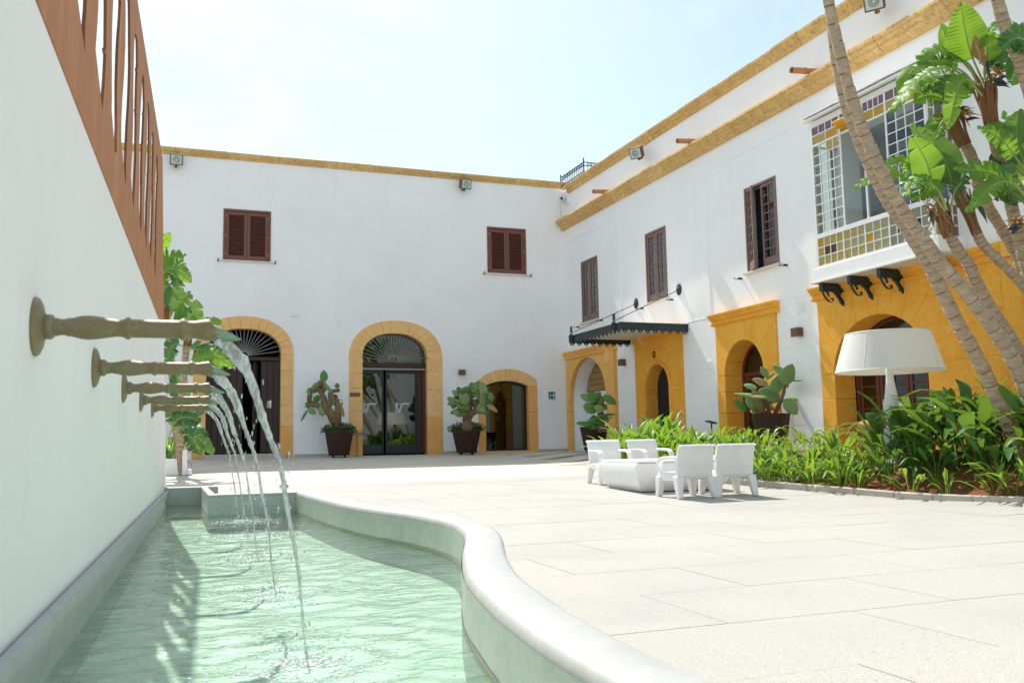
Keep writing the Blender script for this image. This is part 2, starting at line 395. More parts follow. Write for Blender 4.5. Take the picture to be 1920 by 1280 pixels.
ST_YELLOW = m_stained('yellow_glass', (.66, .52, .16)); ST_AMBER = m_stained('amber_glass', (.76, .47, .03))
ST_PALE = m_stained('pale_yellow_glass', (.58, .53, .28)); ST_PURPLE = m_stained('mauve_glass', (.34, .20, .24))
ST_RED = m_stained('plum_glass', (.20, .055, .07)); ST_BLUE = m_stained('ink_blue_glass', (.035, .035, .06)); ST_GREY = m_stained('greyish_green_glass', (.42, .41, .30))
FROST = m_plain('frosted_logo_film', (.42, .55, .52), .6)
def m_water():
    t = NT('pool_water'); t.n.remove(t.p); c = t.coord('World', (1, 1, 1))
    b = t.new('ShaderNodeBump'); b.inputs['Strength'].default_value = .65; b.inputs['Distance'].default_value = .018
    h = t.math('ADD', t.noise(t.coord('World', (5, 9, 1)), 1.5, 4, .6, .6), t.math('MULTIPLY', t.noise(c, 26, 3, .6), .35)); t.l.new(h, b.inputs['Height'])
    a = t.new('ShaderNodeBsdfTransparent'); a.inputs['Color'].default_value = (.86, .96, .89, 1)
    g = t.new('ShaderNodeBsdfGlossy'); g.inputs['Roughness'].default_value = .04
    t.l.new(b.outputs[0], g.inputs['Normal'])
    ms = t.new('ShaderNodeMixShader'); t.l.new(schlick(t, .03, b.outputs[0], 4.2), ms.inputs[0]); t.l.new(a.outputs[0], ms.inputs[1]); t.l.new(g.outputs[0], ms.inputs[2])
    t.l.new(ms.outputs[0], t.out.inputs['Surface']); return t.m
WATER = m_water()
def m_jet():
    t = NT('falling_water'); t.n.remove(t.p); c = t.coord('World', (1, 1, .4))
    b = t.new('ShaderNodeBump'); b.inputs['Strength'].default_value = .9; b.inputs['Distance'].default_value = .01; t.l.new(t.noise(c, 60, 4, .6, .8), b.inputs['Height'])
    a = t.new('ShaderNodeBsdfTransparent'); a.inputs['Color'].default_value = (.95, .97, .97, 1)
    r = t.new('ShaderNodeBsdfRefraction'); r.inputs['IOR'].default_value = 1.2; r.inputs['Roughness'].default_value = .02; t.l.new(b.outputs[0], r.inputs['Normal'])
    g = t.new('ShaderNodeBsdfGlossy'); g.inputs['Roughness'].default_value = .08; t.l.new(b.outputs[0], g.inputs['Normal'])
    m0 = t.new('ShaderNodeMixShader'); m0.inputs[0].default_value = .35; t.l.new(r.outputs[0], m0.inputs[1]); t.l.new(a.outputs[0], m0.inputs[2])
    ms = t.new('ShaderNodeMixShader'); t.l.new(schlick(t, .05, b.outputs[0]), ms.inputs[0]); t.l.new(m0.outputs[0], ms.inputs[1]); t.l.new(g.outputs[0], ms.inputs[2])
    d = t.new('ShaderNodeBsdfDiffuse'); d.inputs['Color'].default_value = (.85, .88, .88, 1)
    m2 = t.new('ShaderNodeMixShader'); t.l.new(t.ramp(t.noise(c, 30, 5, .7, 1), [(.42, (.10, .10, .10)), (.64, (.85, .85, .85))]), m2.inputs[0]); t.l.new(ms.outputs[0], m2.inputs[1]); t.l.new(d.outputs[0], m2.inputs[2])
    t.l.new(m2.outputs[0], t.out.inputs['Surface']); return t.m
JET = m_jet()
FOAM = m_plain('white_foam', (.85, .88, .87), .5)

# ------------------------------------------------------------------ ground
random.seed(7)
FARY, RX = 28.0, 12.58
def hc(y): return -.33-.0305*(28-y) if y > 10 else -.879-.004*(10-y)
def hgt(x, y):
    y = min(y, 28); return lerp(hc(y), -.30-.03*sstep(22, 28, y), sstep(9.5, 11.2, x))
TH = R_(2.35); NL = Vector((math.cos(TH), -math.sin(TH), 0)); DL = Vector((math.sin(TH), math.cos(TH), 0))
def LF(u, v, w): p = DL*u + NL*(-.5-w); return (p.x, p.y, v)          # left wall: along, height, depth into wall
K = .906; RIMZ, WATZ, POOLZ = -.48, -.69, -.86
inner = [(1.0, -2), (1.06, 0), (1.06, 1.2), (1.06, 1.89), (1.07, 2.26), (1.10, 2.58), (1.145, 2.93), (1.25, 3.51), (1.36, 3.93), (1.52, 4.45), (1.76, 5.2), (1.84, 5.65), (1.87, 6.05), (1.83, 6.5), (1.74, 7.0), (1.62, 7.6), (1.53, 8.3), (1.49, 9.0), (1.46, 9.9), (1.44, 11.02)]
inner = [((x-(.12 if y < 5 else .12*max(0, (7-y)/2)))*K, y*K) for x, y in inner]
RIM_IN = [p.xy for p in catmull([(x, y, 0) for x, y in inner], 90)]
RW_ = .20
RIM_OUT = []
for i, p in enumerate(RIM_IN):
    t = (RIM_IN[min(i+1, 90)]-RIM_IN[max(i-1, 0)]).normalized(); RIM_OUT.append(Vector((p.x+t.y*RW_, p.y-t.x*RW_)))
def rim_mid_x(y):
    best = min(range(91), key=lambda i: abs((RIM_IN[i].y+RIM_OUT[i].y)/2-y)); return (RIM_IN[best].x+RIM_OUT[best].x)/2
mb = MB()
ys = [-4+.5*i for i in range(65)]; POOL_END = 12.25
for j in range(len(ys)-1):
    ya, yb = ys[j], ys[j+1]
    xa = rim_mid_x(ya) if ya < 10 else (-9 if ya > POOL_END+.2 else .5); xb = rim_mid_x(yb) if yb < 10 else (-9 if ya > POOL_END+.2 else .5)
    if yb >= 10 and ya < 10: xb = 1.3
    n = 22
    for i in range(n):
        A = [(lerp(xa, 13.2, i/n), ya), (lerp(xa, 13.2, (i+1)/n), ya), (lerp(xb, 13.2, (i+1)/n), yb), (lerp(xb, 13.2, i/n), yb)]
        mb.add([(x, y, hgt(x, y)) for x, y in A], [(0, 1, 2, 3)])
pav = tag(mb.build('courtyard_pavement', JOINT), 'pale speckled stone paving of the courtyard', kind='structure')
KERB_L = [p for p in catmull([(10.6, -4, 0), (10.35, 3, 0), (9.95, 6.2, 0), (9.70, 8.26, 0), (9.52, 9.49, 0), (9.37, 10.8, 0), (9.12, 12.6, 0), (9.0, 14, 0), (8.98, 15.3, 0), (9.05, 17.5, 0), (9.3, 19.3, 0), (9.8, 19.9, 0), (10.6, 20.1, 0), (11.3, 19.9, 0)], 78)]
def kerb_x(y): return min((k.x for k in KERB_L if abs(k.y-y) < .35), default=20)
SY, SX = .9, 1.45
def lo_x(yy): return rim_mid_x(yy) if yy < 10.1 else (1.3 if yy < 10.4 else (.46 if yy < POOL_END+.0 else -9))
row = 0; y = .33
while y < 27.9:
    y1 = min(y+SY, 27.96); x = (.75 if row % 2 else 0)-9
    while x < 12.5:
        x1 = min(x+SX, 12.5); lo = max(lo_x(y), lo_x(y1)); lom = min(lo_x(lerp(y, y1, k/6)) for k in range(7))
        if lom > x1: x = x1; continue
        xa = max(x, lom); xb = x1
        if 8.5 < y1 and y < 19.4:
            kx = min(kerb_x(y), kerb_x(y1)); 
            if xa > kx-.2 and xb < 11.4: x = x1; continue
            if xa < kx < xb: xb = kx
        elif y1 <= 8.5:
            kx = min(kerb_x(y), kerb_x(y1))
            if xa > kx-.2: x = x1; continue
            xb = min(xb, kx)
        if xb-xa > .12:
            g = .0024; t = random.uniform(.003, .0050)
            left = [(max(x, lo_x(lerp(y, y1, k/6)))+g, lerp(y+g, y1-g, k/6)) for k in range(6, -1, -1)] if lo > x else [(xa+g, y1-g), (xa+g, y+g)]
            c = [(xb-g, y+g), (xb-g, y1-g)]+left
            c = [(min(a, xb-g-.001) if i > 1 else a, b) for i, (a, b) in enumerate(c)]
            s_ = MB(); n_ = len(c); s_.add([(a, b, hgt(a, b)-.012) for a, b in c]+[(a, b, hgt(a, b)+t) for a, b in c], [tuple(range(n_-1, -1, -1)), tuple(range(n_, 2*n_))]+[(i, (i+1) % n_, (i+1) % n_+n_, i+n_) for i in range(n_)]); s_.build('paving_slab', PAVING_LIFT if y > 16.4 else PAVING, pav)  # far rows take the lightened colour that lifts the building's shade
        x = x1
    y = y1; row += 1
og = MB(); og.box(-400, 400, -400, 800, -3.2, -3.0); tag(og.build('outer_ground', JOINT), 'ground beyond the courtyard', kind='structure')

# garden bed: soil and kerb
mb = MB()
for i in range(len(KERB_L)-1):
    a, b = KERB_L[i], KERB_L[i+1]
    if a.y > 19.6: continue
    n = 8
    for k in range(n):
        q = []
        for p, t in ((a, k/n), (a, (k+1)/n), (b, (k+1)/n), (b, k/n)):
            x = lerp(p.x, 11.35, t); q.append((x, p.y, hgt(x, p.y)+.05+.05*noise.noise((x*2.2, p.y*2.2, 0))+.03*noise.noise((x*9, p.y*9, 3))))
        mb.add(q, [(0, 1, 2, 3)])
tag(mb.build('soil_bed', SOIL, smooth=179), 'bare red soil of the planting bed', kind='structure')
kroot = empty('garden_kerb', (9.4, 10, -.85), label='low stone kerb edging the planting bed', kind='structure')
kroot.location = (0, 0, 0)
for i in range(0, 78, 3):
    s_ = MB(); seg = KERB_L[i:i+4]
    for (a, b) in zip(seg[:-1], seg[1:]):
        pass
    L, Rr = [], []
    for j, p in enumerate(seg):
        t = (seg[min(j+1, len(seg)-1)]-seg[max(j-1, 0)]).normalized(); nrm = Vector((t.y, -t.x, 0))
        if j == 0: p = p+t*.004
        if j == len(seg)-1: p = p-t*.004
        L.append(p-nrm*.005); Rr.append(p+nrm*.12)
    vs_ = []; fs_ = []
    for a, b in zip(L, Rr):
        z = hgt(a.x, a.y); vs_ += [(a.x, a.y, z-.05), (a.x, a.y, z+.10), (b.x, b.y, z+.10), (b.x, b.y, z-.05)]
    for j in range(len(seg)-1):
        o = j*4; fs_ += [(o, o+4, o+5, o+1), (o+1, o+5, o+6, o+2), (o+2, o+6, o+7, o+3), (o+3, o+7, o+4, o)]
    m_ = (len(seg)-1)*4; fs_ += [(0, 1, 2, 3), (m_+3, m_+2, m_+1, m_)]
    s_.add(vs_, fs_); s_.build('kerb_stone', KERB, kroot, bevel=.012, seg=1)

# ------------------------------------------------------------------ pool
pool = empty('fountain_pool', (1.0, 6, -.9), label='long marble-rimmed fountain pool with an S-curved edge beside the left wall', cat='pool')
pool.location = (0, 0, 0)
def ring_strip(IN, OUT, z0, z1, r=.018):
    s_ = MB(); vs_ = []; n = 0
    prof = [(0, z0), (0, z1-r), (r*.3/RW_, z1-r*.3), (r/RW_, z1), (1-r/RW_, z1), (1-r*.3/RW_, z1-r*.3), (1, z1-r), (1, z0)]
    m = len(prof)
    for a, b in zip(IN, OUT):
        for t, z in prof: vs_.append((lerp(a.x, b.x, t), lerp(a.y, b.y, t), z))
    fs_ = [(i*m+k, (i+1)*m+k, (i+1)*m+k+1, i*m+k+1) for i in range(len(IN)-1) for k in range(m-1)]
    fs_ += [tuple(range(m)), tuple((len(IN)-1)*m+k for k in reversed(range(m)))]
    return s_.add(vs_, fs_)
ring_strip(RIM_IN, RIM_OUT, -1.1, RIMZ, .03).build('rim', MARBLE, pool, smooth=50)
lin = [Vector((p.x-(q.x-p.x)/RW_*.004, p.y-(q.y-p.y)/RW_*.004)) for p, q in zip(RIM_IN, RIM_OUT)]
s_ = MB(); s_.add([(p.x, p.y, z) for p in lin for z in (-1.1, RIMZ-.035)], [(2*i, 2*i+2, 2*i+3, 2*i+1) for i in range(90)]); s_.build('lining', MARBLE_G, pool, smooth=50)
s_ = MB(); l2 = [Vector((p.x-(q.x-p.x)/RW_*.007, p.y-(q.y-p.y)/RW_*.007)) for p, q in zip(RIM_IN, RIM_OUT)]
s_.add([(p.x, p.y, WATZ+(-.02 if k == 0 else .010+.012*noise.noise((p.x*9, p.y*9, 1)))) for p in l2 for k in (0, 1)], [(2*i, 2*i+2, 2*i+3, 2*i+1) for i in range(90)]); s_.build('waterline_stain', ALGAE, pool, smooth=50)
xe = RIM_IN[-1].x; ye = RIM_IN[-1].y
E1 = MB().box(.42, xe+.2, ye+.002, ye+.21, -1.1, RIMZ); E1.build('end_rim', MARBLE, pool, bevel=.018)
MB().box(.42, xe, ye-.004, ye+.002, -1.1, RIMZ-.03).build('end_lining', MARBLE_G, pool)
MB().box(.42, .50, ye+.212, 12.018, -1.1, RIMZ).build('notch_side_rim', MARBLE, pool, bevel=.015)
MB().box(-.2, .62, 12.02, 12.22, -1.1, RIMZ+.006).build('notch_end_rim', MARBLE, pool, bevel=.018)
MB().box(-.2, .42, 12.012, 12.02, -1.1, RIMZ-.03).build('notch_end_lining', MARBLE_G, pool)
pf = MB(); fy = [-2+.25*i for i in range(57)]
for a, b in zip(fy[:-1], fy[1:]):
    xa, xb = ((rim_mid_x(a), rim_mid_x(b)) if b < 10 else ((1.35, 1.35) if b < 10.2 else (.46, .46)))
    pf.add([(-.62+.041*a, a, POOLZ), (xa, a, POOLZ), (xb, b, POOLZ), (-.62+.041*b, b, POOLZ)], [(0, 1, 2, 3)])
pf.build('pool_floor', POOLFLOOR, pool)
cop = MB(); cs = []
prof = [(-.01, -.515), (-.030, -.512), (-.044, -.520), (-.050, -.54), (-.044, -.58), (-.030, -.62), (-.026, -1.1), (.02, -1.1)]
us = [-3+i*1.05 for i in range(16)]
for i in range(15):
    c2 = MB(); vs_ = [LF(u, z, w) for u in (us[i]+.0015, us[i+1]-.0015) for w, z in prof]; m = len(prof)
    c2.add(vs_, [(k, k+1, m+k+1, m+k) for k in range(m-1)]+[tuple(range(m)), tuple(reversed(range(m, 2*m)))]); c2.build('coping_stone', MARBLE, pool, smooth=40)

SPOUT_U = [3.02+1.49*k for k in range(5)]; SPZ = .37; TIPN = [.05, .048, .040, .031, .015]
LANDN = .31
# water surface with real ripples
land = [DL*u + NL*LANDN for u in SPOUT_U]
def wave(x, y):
    h = .006*noise.noise((x*3.1, y*4.5, 0))+.0060*noise.noise((x*6, y*11, 2))+.0030*noise.noise((x*13, y*24, 5))
    for p in land:
        d = math.hypot(x-p.x, y-p.y); h += .010*math.sin(d*34+noise.noise((x*3, y*3, 9))*2)*math.exp(-d*2.4)+.012*math.exp(-d*14)*noise.noise((x*40, y*40, 1))
    return WATZ+h
mb = MB(); NYW, NXW = 380, 64
for j in range(NYW+1):
    y = lerp(.9, 12.05, (j/NYW)**1.25); 
    for i in range(NXW+1):
        xl = -.46+.041*y; xr = xe+.5
        x = lerp(xl, (rim_mid_x(y)+.02) if y < 10 else (xe+.1 if y < 10.08 else .47), i/NXW); mb.v.append((x, y, wave(x, y)))
for j in range(NYW):
    for i in range(NXW):
        a = j*(NXW+1)+i; mb.f.append((a, a+1, a+NXW+2, a+NXW+1)); mb.mi.append(0)
tag(mb.build('water', WATER, smooth=179), 'rippling pale green water of the fountain pool', kind='structure')

# ------------------------------------------------------------------ left garden wall and steel screen
gw = empty('garden_wall', label='white rendered garden wall carrying the bronze spouts, at left', cat='wall')
MB().plate([(-3, -1.2), (12.7, -1.2), (12.55, -.5), (10.9, 1.30), (-3, 1.30)], [], LF, 0, .32).build('wall', GARDENW, gw)
def slot(c, rnd):
    z0 = 1.56+rnd.uniform(-.01, .02); z1 = 2.70+rnd.uniform(-.04, .04); nodes = [lerp(z0, z1, t+rnd.uniform(-.04, .04)) for t in (.30, .56, .80)]
    near, far = [], []
    w = .165+rnd.uniform(-.015, .02)
    for i in range(15):
        z = lerp(z0+.16, z1-.05, i/14); near.append((c-w+.045*math.sin(z*7+c*3)+rnd.uniform(-.008, .008), z))
    for i in range(15):
        z = lerp(z0+.04, z1-.14, i/14); far.append((c+w*.92+.045*math.sin(z*7+c*3+.6)+rnd.uniform(-.008, .008), z))
    f2 = []
    for i, (u, z) in enumerate(far):
        f2.append((u, z))
        if i < 14:
            for nz in nodes:
                if z < nz-.012 and far[i+1][1] > nz+.012: f2 += [(u+.005, nz-.010), (u-.045, nz-.006), (u-.045, nz+.006), (u+.002, nz+.010)]
    return [(c+w*.75, z0)]+f2+[(c+w*.35, z1), (c-w*.45, z1-.01)]+near[::-1]
rnd = random.Random(3); holes = []
for k in range(-8, 11):
    c = 3.72+.637*k
    if -2.6 < c < 9.3: holes.append(slot(c, rnd))
sc_ = MB(); sc_.plate([(-3, 1.303), (10.87, 1.303), (9.75, 2.95), (-3, 2.95)], holes, LF, -.004, .010, mi_hole=1)
scr = tag(sc_.build('steel_screen', [CORTEN, CORTEN_D]), 'rusty steel screen with bamboo-shaped slots on top of the left wall', 'screen')

# bronze spouts
prof = [(.088, 0), (.090, .004), (.086, .012), (.070, .020), (.045, .026), (.038, .030), (.0375, .034), (.0385, .044), (.034, .052), (.028, .054), (.0275, .060), (.0245, .072), (.025, .084), (.0285, .092), (.0275, .097), (.030, .108), (.0355, .128), (.0372, .150), (.035, .175), (.030, .205), (.0265, .228), (.0262, .238), (.029, .250), (.0345, .256), (.0350, .262), (.029, .268), (.0285, .275), (.0285, .40), (.029, .408), (.0345, .415), (.0350, .422), (.029, .430), (.0275, .437), (.028, .455), (.033, .478), (.0355, .497), (.034, .515)]
FL = MB(); FL.lathe(prof[:6], 32, lambda x, y, z: (z, x, y)); FLm = FL.mesh('flange', BRONZE, 60)
COm = MB().lathe([(.036, .028)]+prof[5:10]+[(.026, .056)], 28, lambda x, y, z: (z, x, y)).mesh('collar', BRONZE, 60)
PIm = MB().lathe([(.027, .05)]+prof[10:], 28, lambda x, y, z: (z-(0 if z < .5 else .018*y/.034), x, y)).mesh('pipe', BRONZE, 60)
mt = MB(); nn = 28; vs_ = []
rings = [(.0345, .509, .018), (.0335, .522, .034), (.030, .536, .050), (.026, .548, .062), (.021, .545, .058), (.024, .530, .045), (.027, .515, .03)]
for r, ax, sh in rings:
    for k in range(nn):
        a = 2*math.pi*k/nn; yy, zz = r*math.cos(a), r*math.sin(a); vs_.append((ax-sh*zz/.034, yy, zz*.95-.004))
mt.add(vs_, [(i*nn+k, i*nn+(k+1) % nn, (i+1)*nn+(k+1) % nn, (i+1)*nn+k) for i in range(len(rings)-1) for k in range(nn)])
MOm = mt.mesh('mouth', VERDI, 60)
ordn = ['nearest', 'second', 'third', 'fourth', 'farthest']
for k, u in enumerate(SPOUT_U):
    p = LF(u, SPZ, 0); r = empty('water_spout', p, -TH, label=f'bamboo-shaped bronze water spout, {ordn[k]} of five on the left wall', cat='spout', group='bronze spouts along the garden wall')
    link('flange', FLm, r); link('collar', COm, r); link('pipe', PIm, r); link('mouth', MOm, r)
# water jets
for k, u in enumerate(SPOUT_U):
    rj = random.Random(40+k); P = [(-.035, .372), (.012, .355), (.05, .322), (.115, .235), (.167, .08), (.217, -.057), (.246, -.21), (.283, -.448), (.315, WATZ-.02)]
    base = catmull([(n_, 0, z_) for n_, z_ in P], 70); s_ = MB(); pts = []; rad = []
    fall = [rj.uniform(.7, 1.3) for _ in range(80)]
    vs_ = []; N = 14
    for i, q in enumerate(base):
        t = i/70; ww = (lerp(.038, .012, t/.5) if t < .5 else lerp(.012, .0035, (t-.5)/.5))*(1+.35*noise.noise((t*11, k*7.3, 0))+(.2+.5*t)*noise.noise((t*44, k*3.1, 4)))
        if t < .10: ww *= lerp(.55, 1, t/.10)
        th_ = lerp(.62, .9, t); jx = .006*noise.noise((t*9, k*5, 8))*t*2
        for a in range(N):
            an = 2*math.pi*a/N; ra = ww*(1+.18*noise.noise((math.cos(an)*1.5, math.sin(an)*1.5+k, t*26)))
            off = NL*(q.x+jx+ra*math.cos(an)*.8+TIPN[k]-.05) + DL*(u+ra*th_*math.sin(an)); vs_.append((off.x, off.y, q.z+ra*math.cos(an)*.45))
    s_.add(vs_, [(i*N+a, i*N+(a+1) % N, (i+1)*N+(a+1) % N, (i+1)*N+a) for i in range(70) for a in range(N)])
    s_.build('water_jet', JET, smooth=179)
    tag(bpy.context.scene.objects[-1] if False else COL.objects[-1], f'arc of clear water falling from the {ordn[k]} bronze spout', 'water jet', 'water jets from the spouts')
# droplets and foam round the landing points
mb = MB(); rd = random.Random(9)
JETP = catmull([(n_, 0, z_) for n_, z_ in P], 70)
ico = [(0, 0, 1)]+[(math.cos(a)*.9, math.sin(a)*.9, .44) for a in [i*1.2566 for i in range(5)]]+[(math.cos(a)*.9, math.sin(a)*.9, -.44) for a in [i*1.2566+.628 for i in range(5)]]+[(0, 0, -1)]
icf = [(0, 1+i, 1+(i+1) % 5) for i in range(5)]+[(1+i, 6+i, 1+(i+1) % 5) for i in range(5)]+[(1+(i+1) % 5, 6+i, 6+(i+1) % 5) for i in range(5)]+[(11, 6+(i+1) % 5, 6+i) for i in range(5)]
for k, u in enumerate(SPOUT_U):
    for i in range(70):
        t = rd.random()**.7; q = JETP[int(t*70)]; r = rd.uniform(.0015, .0042)*(1.2-.3*t); o_ = NL*(q.x+rd.gauss(0, .008+.014*t)+TIPN[k]-.05)+DL*(u+rd.gauss(0, .008+.016*t))
        mb.add([(o_.x+v[0]*r, o_.y+v[1]*r, q.z+rd.uniform(-.01, .01)+v[2]*r*1.5) for v in ico], icf)
for k, p in enumerate(land):
    for i in range(150):
        d = abs(rd.gauss(0, .17)); a = rd.uniform(0, 6.283); r = rd.uniform(.0016, .0050)*(1.1 if k > 1 else .8); x, y = p.x+d*math.cos(a), p.y+d*math.sin(a)*1.2
        if x < -.40+.041*y: continue
        z = wave(x, y)+(rd.random()**3)*.12*math.exp(-d*5); mb.add([(x+v[0]*r, y+v[1]*r, z+v[2]*r) for v in ico], icf)
tag(mb.build('splash_droplets', JET, smooth=179), 'spray of splash droplets where the jets land', kind='stuff')
mb = MB()
for k, p in enumerate(land):
    for i in range(420):
        d = abs(rd.gauss(0, .19)); a = rd.uniform(0, 6.283); r = rd.uniform(.003, .010); x, y = p.x+d*math.cos(a), p.y+d*math.sin(a)*1.1
        if x < -.40+.041*y: continue
        z = wave(x, y); mb.add([(x+v[0]*r, y+v[1]*r, z+v[2]*r*.35) for v in ico], icf)
tag(mb.build('foam_bubbles', FOAM, smooth=179), 'white foam bubbles floating round the splashes', kind='stuff')

# ------------------------------------------------------------------ building pieces
def FF(u, v, w): return (u, FARY+w, v)            # far facade: x, height, depth into wall
def RF(u, v, w): return (RX+w, u, v)              # right facade: y, height, depth into wall
def arch_pts(c, a, zs, b, n=24, e=2.0, rev=False):
    P = []
    for i in range(n+1):
        t = math.pi*(1-i/n); co, si = math.cos(t), math.sin(t)
        P.append((c+a*math.copysign(abs(co)**(2/e), co), zs+b*abs(si)**(2/e)))
    return P
def arch_hole(c, a, zs, b, zb, e=2.0, n=24): return [(c-a, zb)]+arch_pts(c, a, zs, b, n, e)+[(c+a, zb)]
def seg_pts(x0, x1, zs, zt, n=16): return [(lerp(x0, x1, i/n), zs+(zt-zs)*(1-(2*i/n-1)**2)) for i in range(n+1)]
def poly_inset(P, g):
    cx = sum(p[0] for p in P)/len(P); cy = sum(p[1] for p in P)/len(P); out = []
    for x, y in P:
        d = math.hypot(x-cx, y-cy) or 1; out.append((x-(x-cx)/d*g, y-(y-cy)/d*g))
    return out
rs = random.Random(21)
def stone(parent, poly, fn, w0, w1, mat, name='arch_stone', g=.004, bevel=.006):
    o = MB().prism(poly_inset(poly, g), fn, w0+rs.uniform(-.004, .004), w1, 0).build(name, mat, parent, bevel=bevel, seg=1); return o
def voussoirs(parent, fi, fo, n, fn, w0, w1, mat, sub=4):
    # fi/fo: parameter 0..1 -> point on the inner / outer curve
    cuts = [0]+[(i+rs.uniform(-.12, .12))/n for i in range(1, n)]+[1]
    for a, b in zip(cuts[:-1], cuts[1:]):
        P = [fi(lerp(a, b, i/sub)) for i in range(sub+1)]+[fo(lerp(b, a, i/sub)) for i in range(sub+1)]
        stone(parent, P, fn, w0, w1, mat, g=.005)
def jambs(parent, x0, x1, zb, zt, cuts, fn, w0, w1, mat, base=None, basecut=0):
    zs = [zb]+cuts+[zt]
    for i, (a, b) in enumerate(zip(zs[:-1], zs[1:])):
        stone(parent, [(x0, a), (x1, a), (x1, b), (x0, b)], fn, w0, w1, base if base and b <= basecut+.01 else mat, 'jamb_stone', .004)
def ell(c, a, zs, b, e=2.0):
    def f(t):
        th = math.pi*(1-t); co, si = math.cos(th), math.sin(th); return (c+a*math.copysign(abs(co)**(2/e), co), zs+b*abs(si)**(2/e))
    return f

# ------------------------------------------------------------------ far building
fb = empty('white_building', (4, 28, -.33), label='white two-storey building closing the far end of the courtyard', cat='building'); fb.location = (0, 0, 0)
D1 = dict(c=2.12, a=1.06, zs=2.75, b=.75, e=2.25); D2 = dict(c=6.68, a=1.03, zs=2.72, b=.75, e=2.25)
holes = [arch_hole(2.12, 1.2, 2.75, .9, -.36, 2.25), arch_hole(6.68, 1.2, 2.72, .9, -.36, 2.25),
         [(9.55, -.34)]+seg_pts(9.55, 11.28, 1.93, 2.15)+[(11.28, -.34)],
         [(1.46, 5.555), (2.84, 5.555), (2.84, 7.11), (1.46, 7.11)], [(9.80, 5.565), (11.18, 5.565), (11.18, 7.12), (9.80, 7.12)]]
w = MB(); w.plate([(-9, -1.5), (12.58, -1.5), (12.58, 8.66), (-9, 8.66)], holes, FF, 0, .34, back=False, sides=False)
w.box(-9, 12.58, 28.02, 37, 8.3, 8.5); w.box(-9, 12.58, 36.8, 37, -1.5, 8.5); w.box(-9.2, -9.0, 28.0, 37, -1.5, 8.66)
w.build('wall', WHITE, fb)
cor = empty('roof_cornice', parent=fb); x = -9
while x < 12.7:
    L = rs.uniform(.75, 1.15); x1 = min(x+L, 12.72)
    if x1-x > .1:
        dz = rs.uniform(-.008, .008)
        P = [(-.14, 8.82+dz), (-.14, 8.755+dz), (-.115, 8.735+dz), (-.115, 8.70), (-.07, 8.68), (-.06, 8.63), (0, 8.625), (.3, 8.64), (.3, 8.82+dz)]
        MB().prism([(a, b) for a, b in P], lambda u, v, w_: (w_, 28+u, v), x+.004, x1-.004).build('cornice_stone', CORNICE, cor, bevel=.006, seg=1)
    x = x1
b_ = MB()
for xa, xb in ((3.6, 5.16), (8.24, 9.38), (11.5, 12.5)): MB().box(xa, xb, 27.965, 28.01, -.42, -.24).build('base_plinth', KERB, fb)

def shutter(x0, x1, z0, z1):
    r = empty('shuttered_window', parent=fb); fw_ = .07
    f = MB(); f.box(x0, x0+fw_, 27.975, 28.1, z0, z1); f.box(x1-fw_, x1, 27.975, 28.1, z0, z1); f.box(x0+fw_, x1-fw_, 27.975, 28.1, z1-fw_, z1); f.build('frame', SHUTTER, r, bevel=.006, seg=1)
    MB().box(x0, x1, 28.13, 28.16, z0, z1).build('backing', DARKROOM, r)
    xm = (x0+x1)/2
    for a, b in ((x0+fw_+.006, xm-.004), (xm+.004, x1-fw_-.006)):
        l = MB(); st = .085; zz0, zz1 = z0+.01, z1-fw_-.008
        l.box(a, a+st, 28.0, 28.045, zz0, zz1); l.box(b-st, b, 28.0, 28.045, zz0, zz1); l.box(a+st, b-st, 28.0, 28.045, zz1-.10, zz1); l.box(a+st, b-st, 28.0, 28.045, zz0, zz0+.13)
        l.build('shutter_leaf', SHUTTER, r, bevel=.004, seg=1)
        n = 24; za, zb = zz0+.13, zz1-.10
        sm = MB(); sm.obox((0, 0, 0), ((b-a)/2-st, 0, 0), (0, .020, .0145), (0, -.0030, .0042)); sme = sm.mesh('slat', SHUTTER)
        for i in range(n): link('slat', sme, r, ((a+b)/2, 28.024, za+(i+.5)*(zb-za)/n))
        for zz in (zz0+.18, (zz0+zz1)/2, zz1-.15): MB().box(a-.012 if a < xm-.2 else b-.006, a+.010 if a < xm-.2 else b+.016, 27.985, 28.0, zz-.03, zz+.03).build('hinge', BRASS, r)
    MB().box(x0-.06, x1+.06, 27.93, 28.06, z0-.055, z0-.003).build('sill', SILL, r, bevel=.006)
    for s_, xx in ((-1, x0-.13), (1, x1+.13)):
        h = MB(); h.tube([(xx, 28, z0-.03), (xx, 27.90, z0-.03), (xx+.02*s_, 27.88, z0+.03)], .011, 6); h.obox((xx, 27.94, z0-.045), (.018, 0, 0), (0, .02, 0), (0, 0, .03)); h.build('shutter_hook', BLACKIRON, r)
shutter(1.46, 2.84, 5.555, 7.11); shutter(9.80, 11.18, 5.565, 7.12)

def room(parent, x0, x1, y0, y1, z0, z1, mat, name='interior'):
    m_ = MB(); m_.add([(x0,y0,z0),(x1,y0,z0),(x1,y1,z0),(x0,y1,z0),(x0,y0,z1),(x1,y0,z1),(x1,y1,z1),(x0,y1,z1)], [BOXF[0], BOXF[1], BOXF[3], BOXF[4], BOXF[5]]); return m_.build(name, mat, parent)
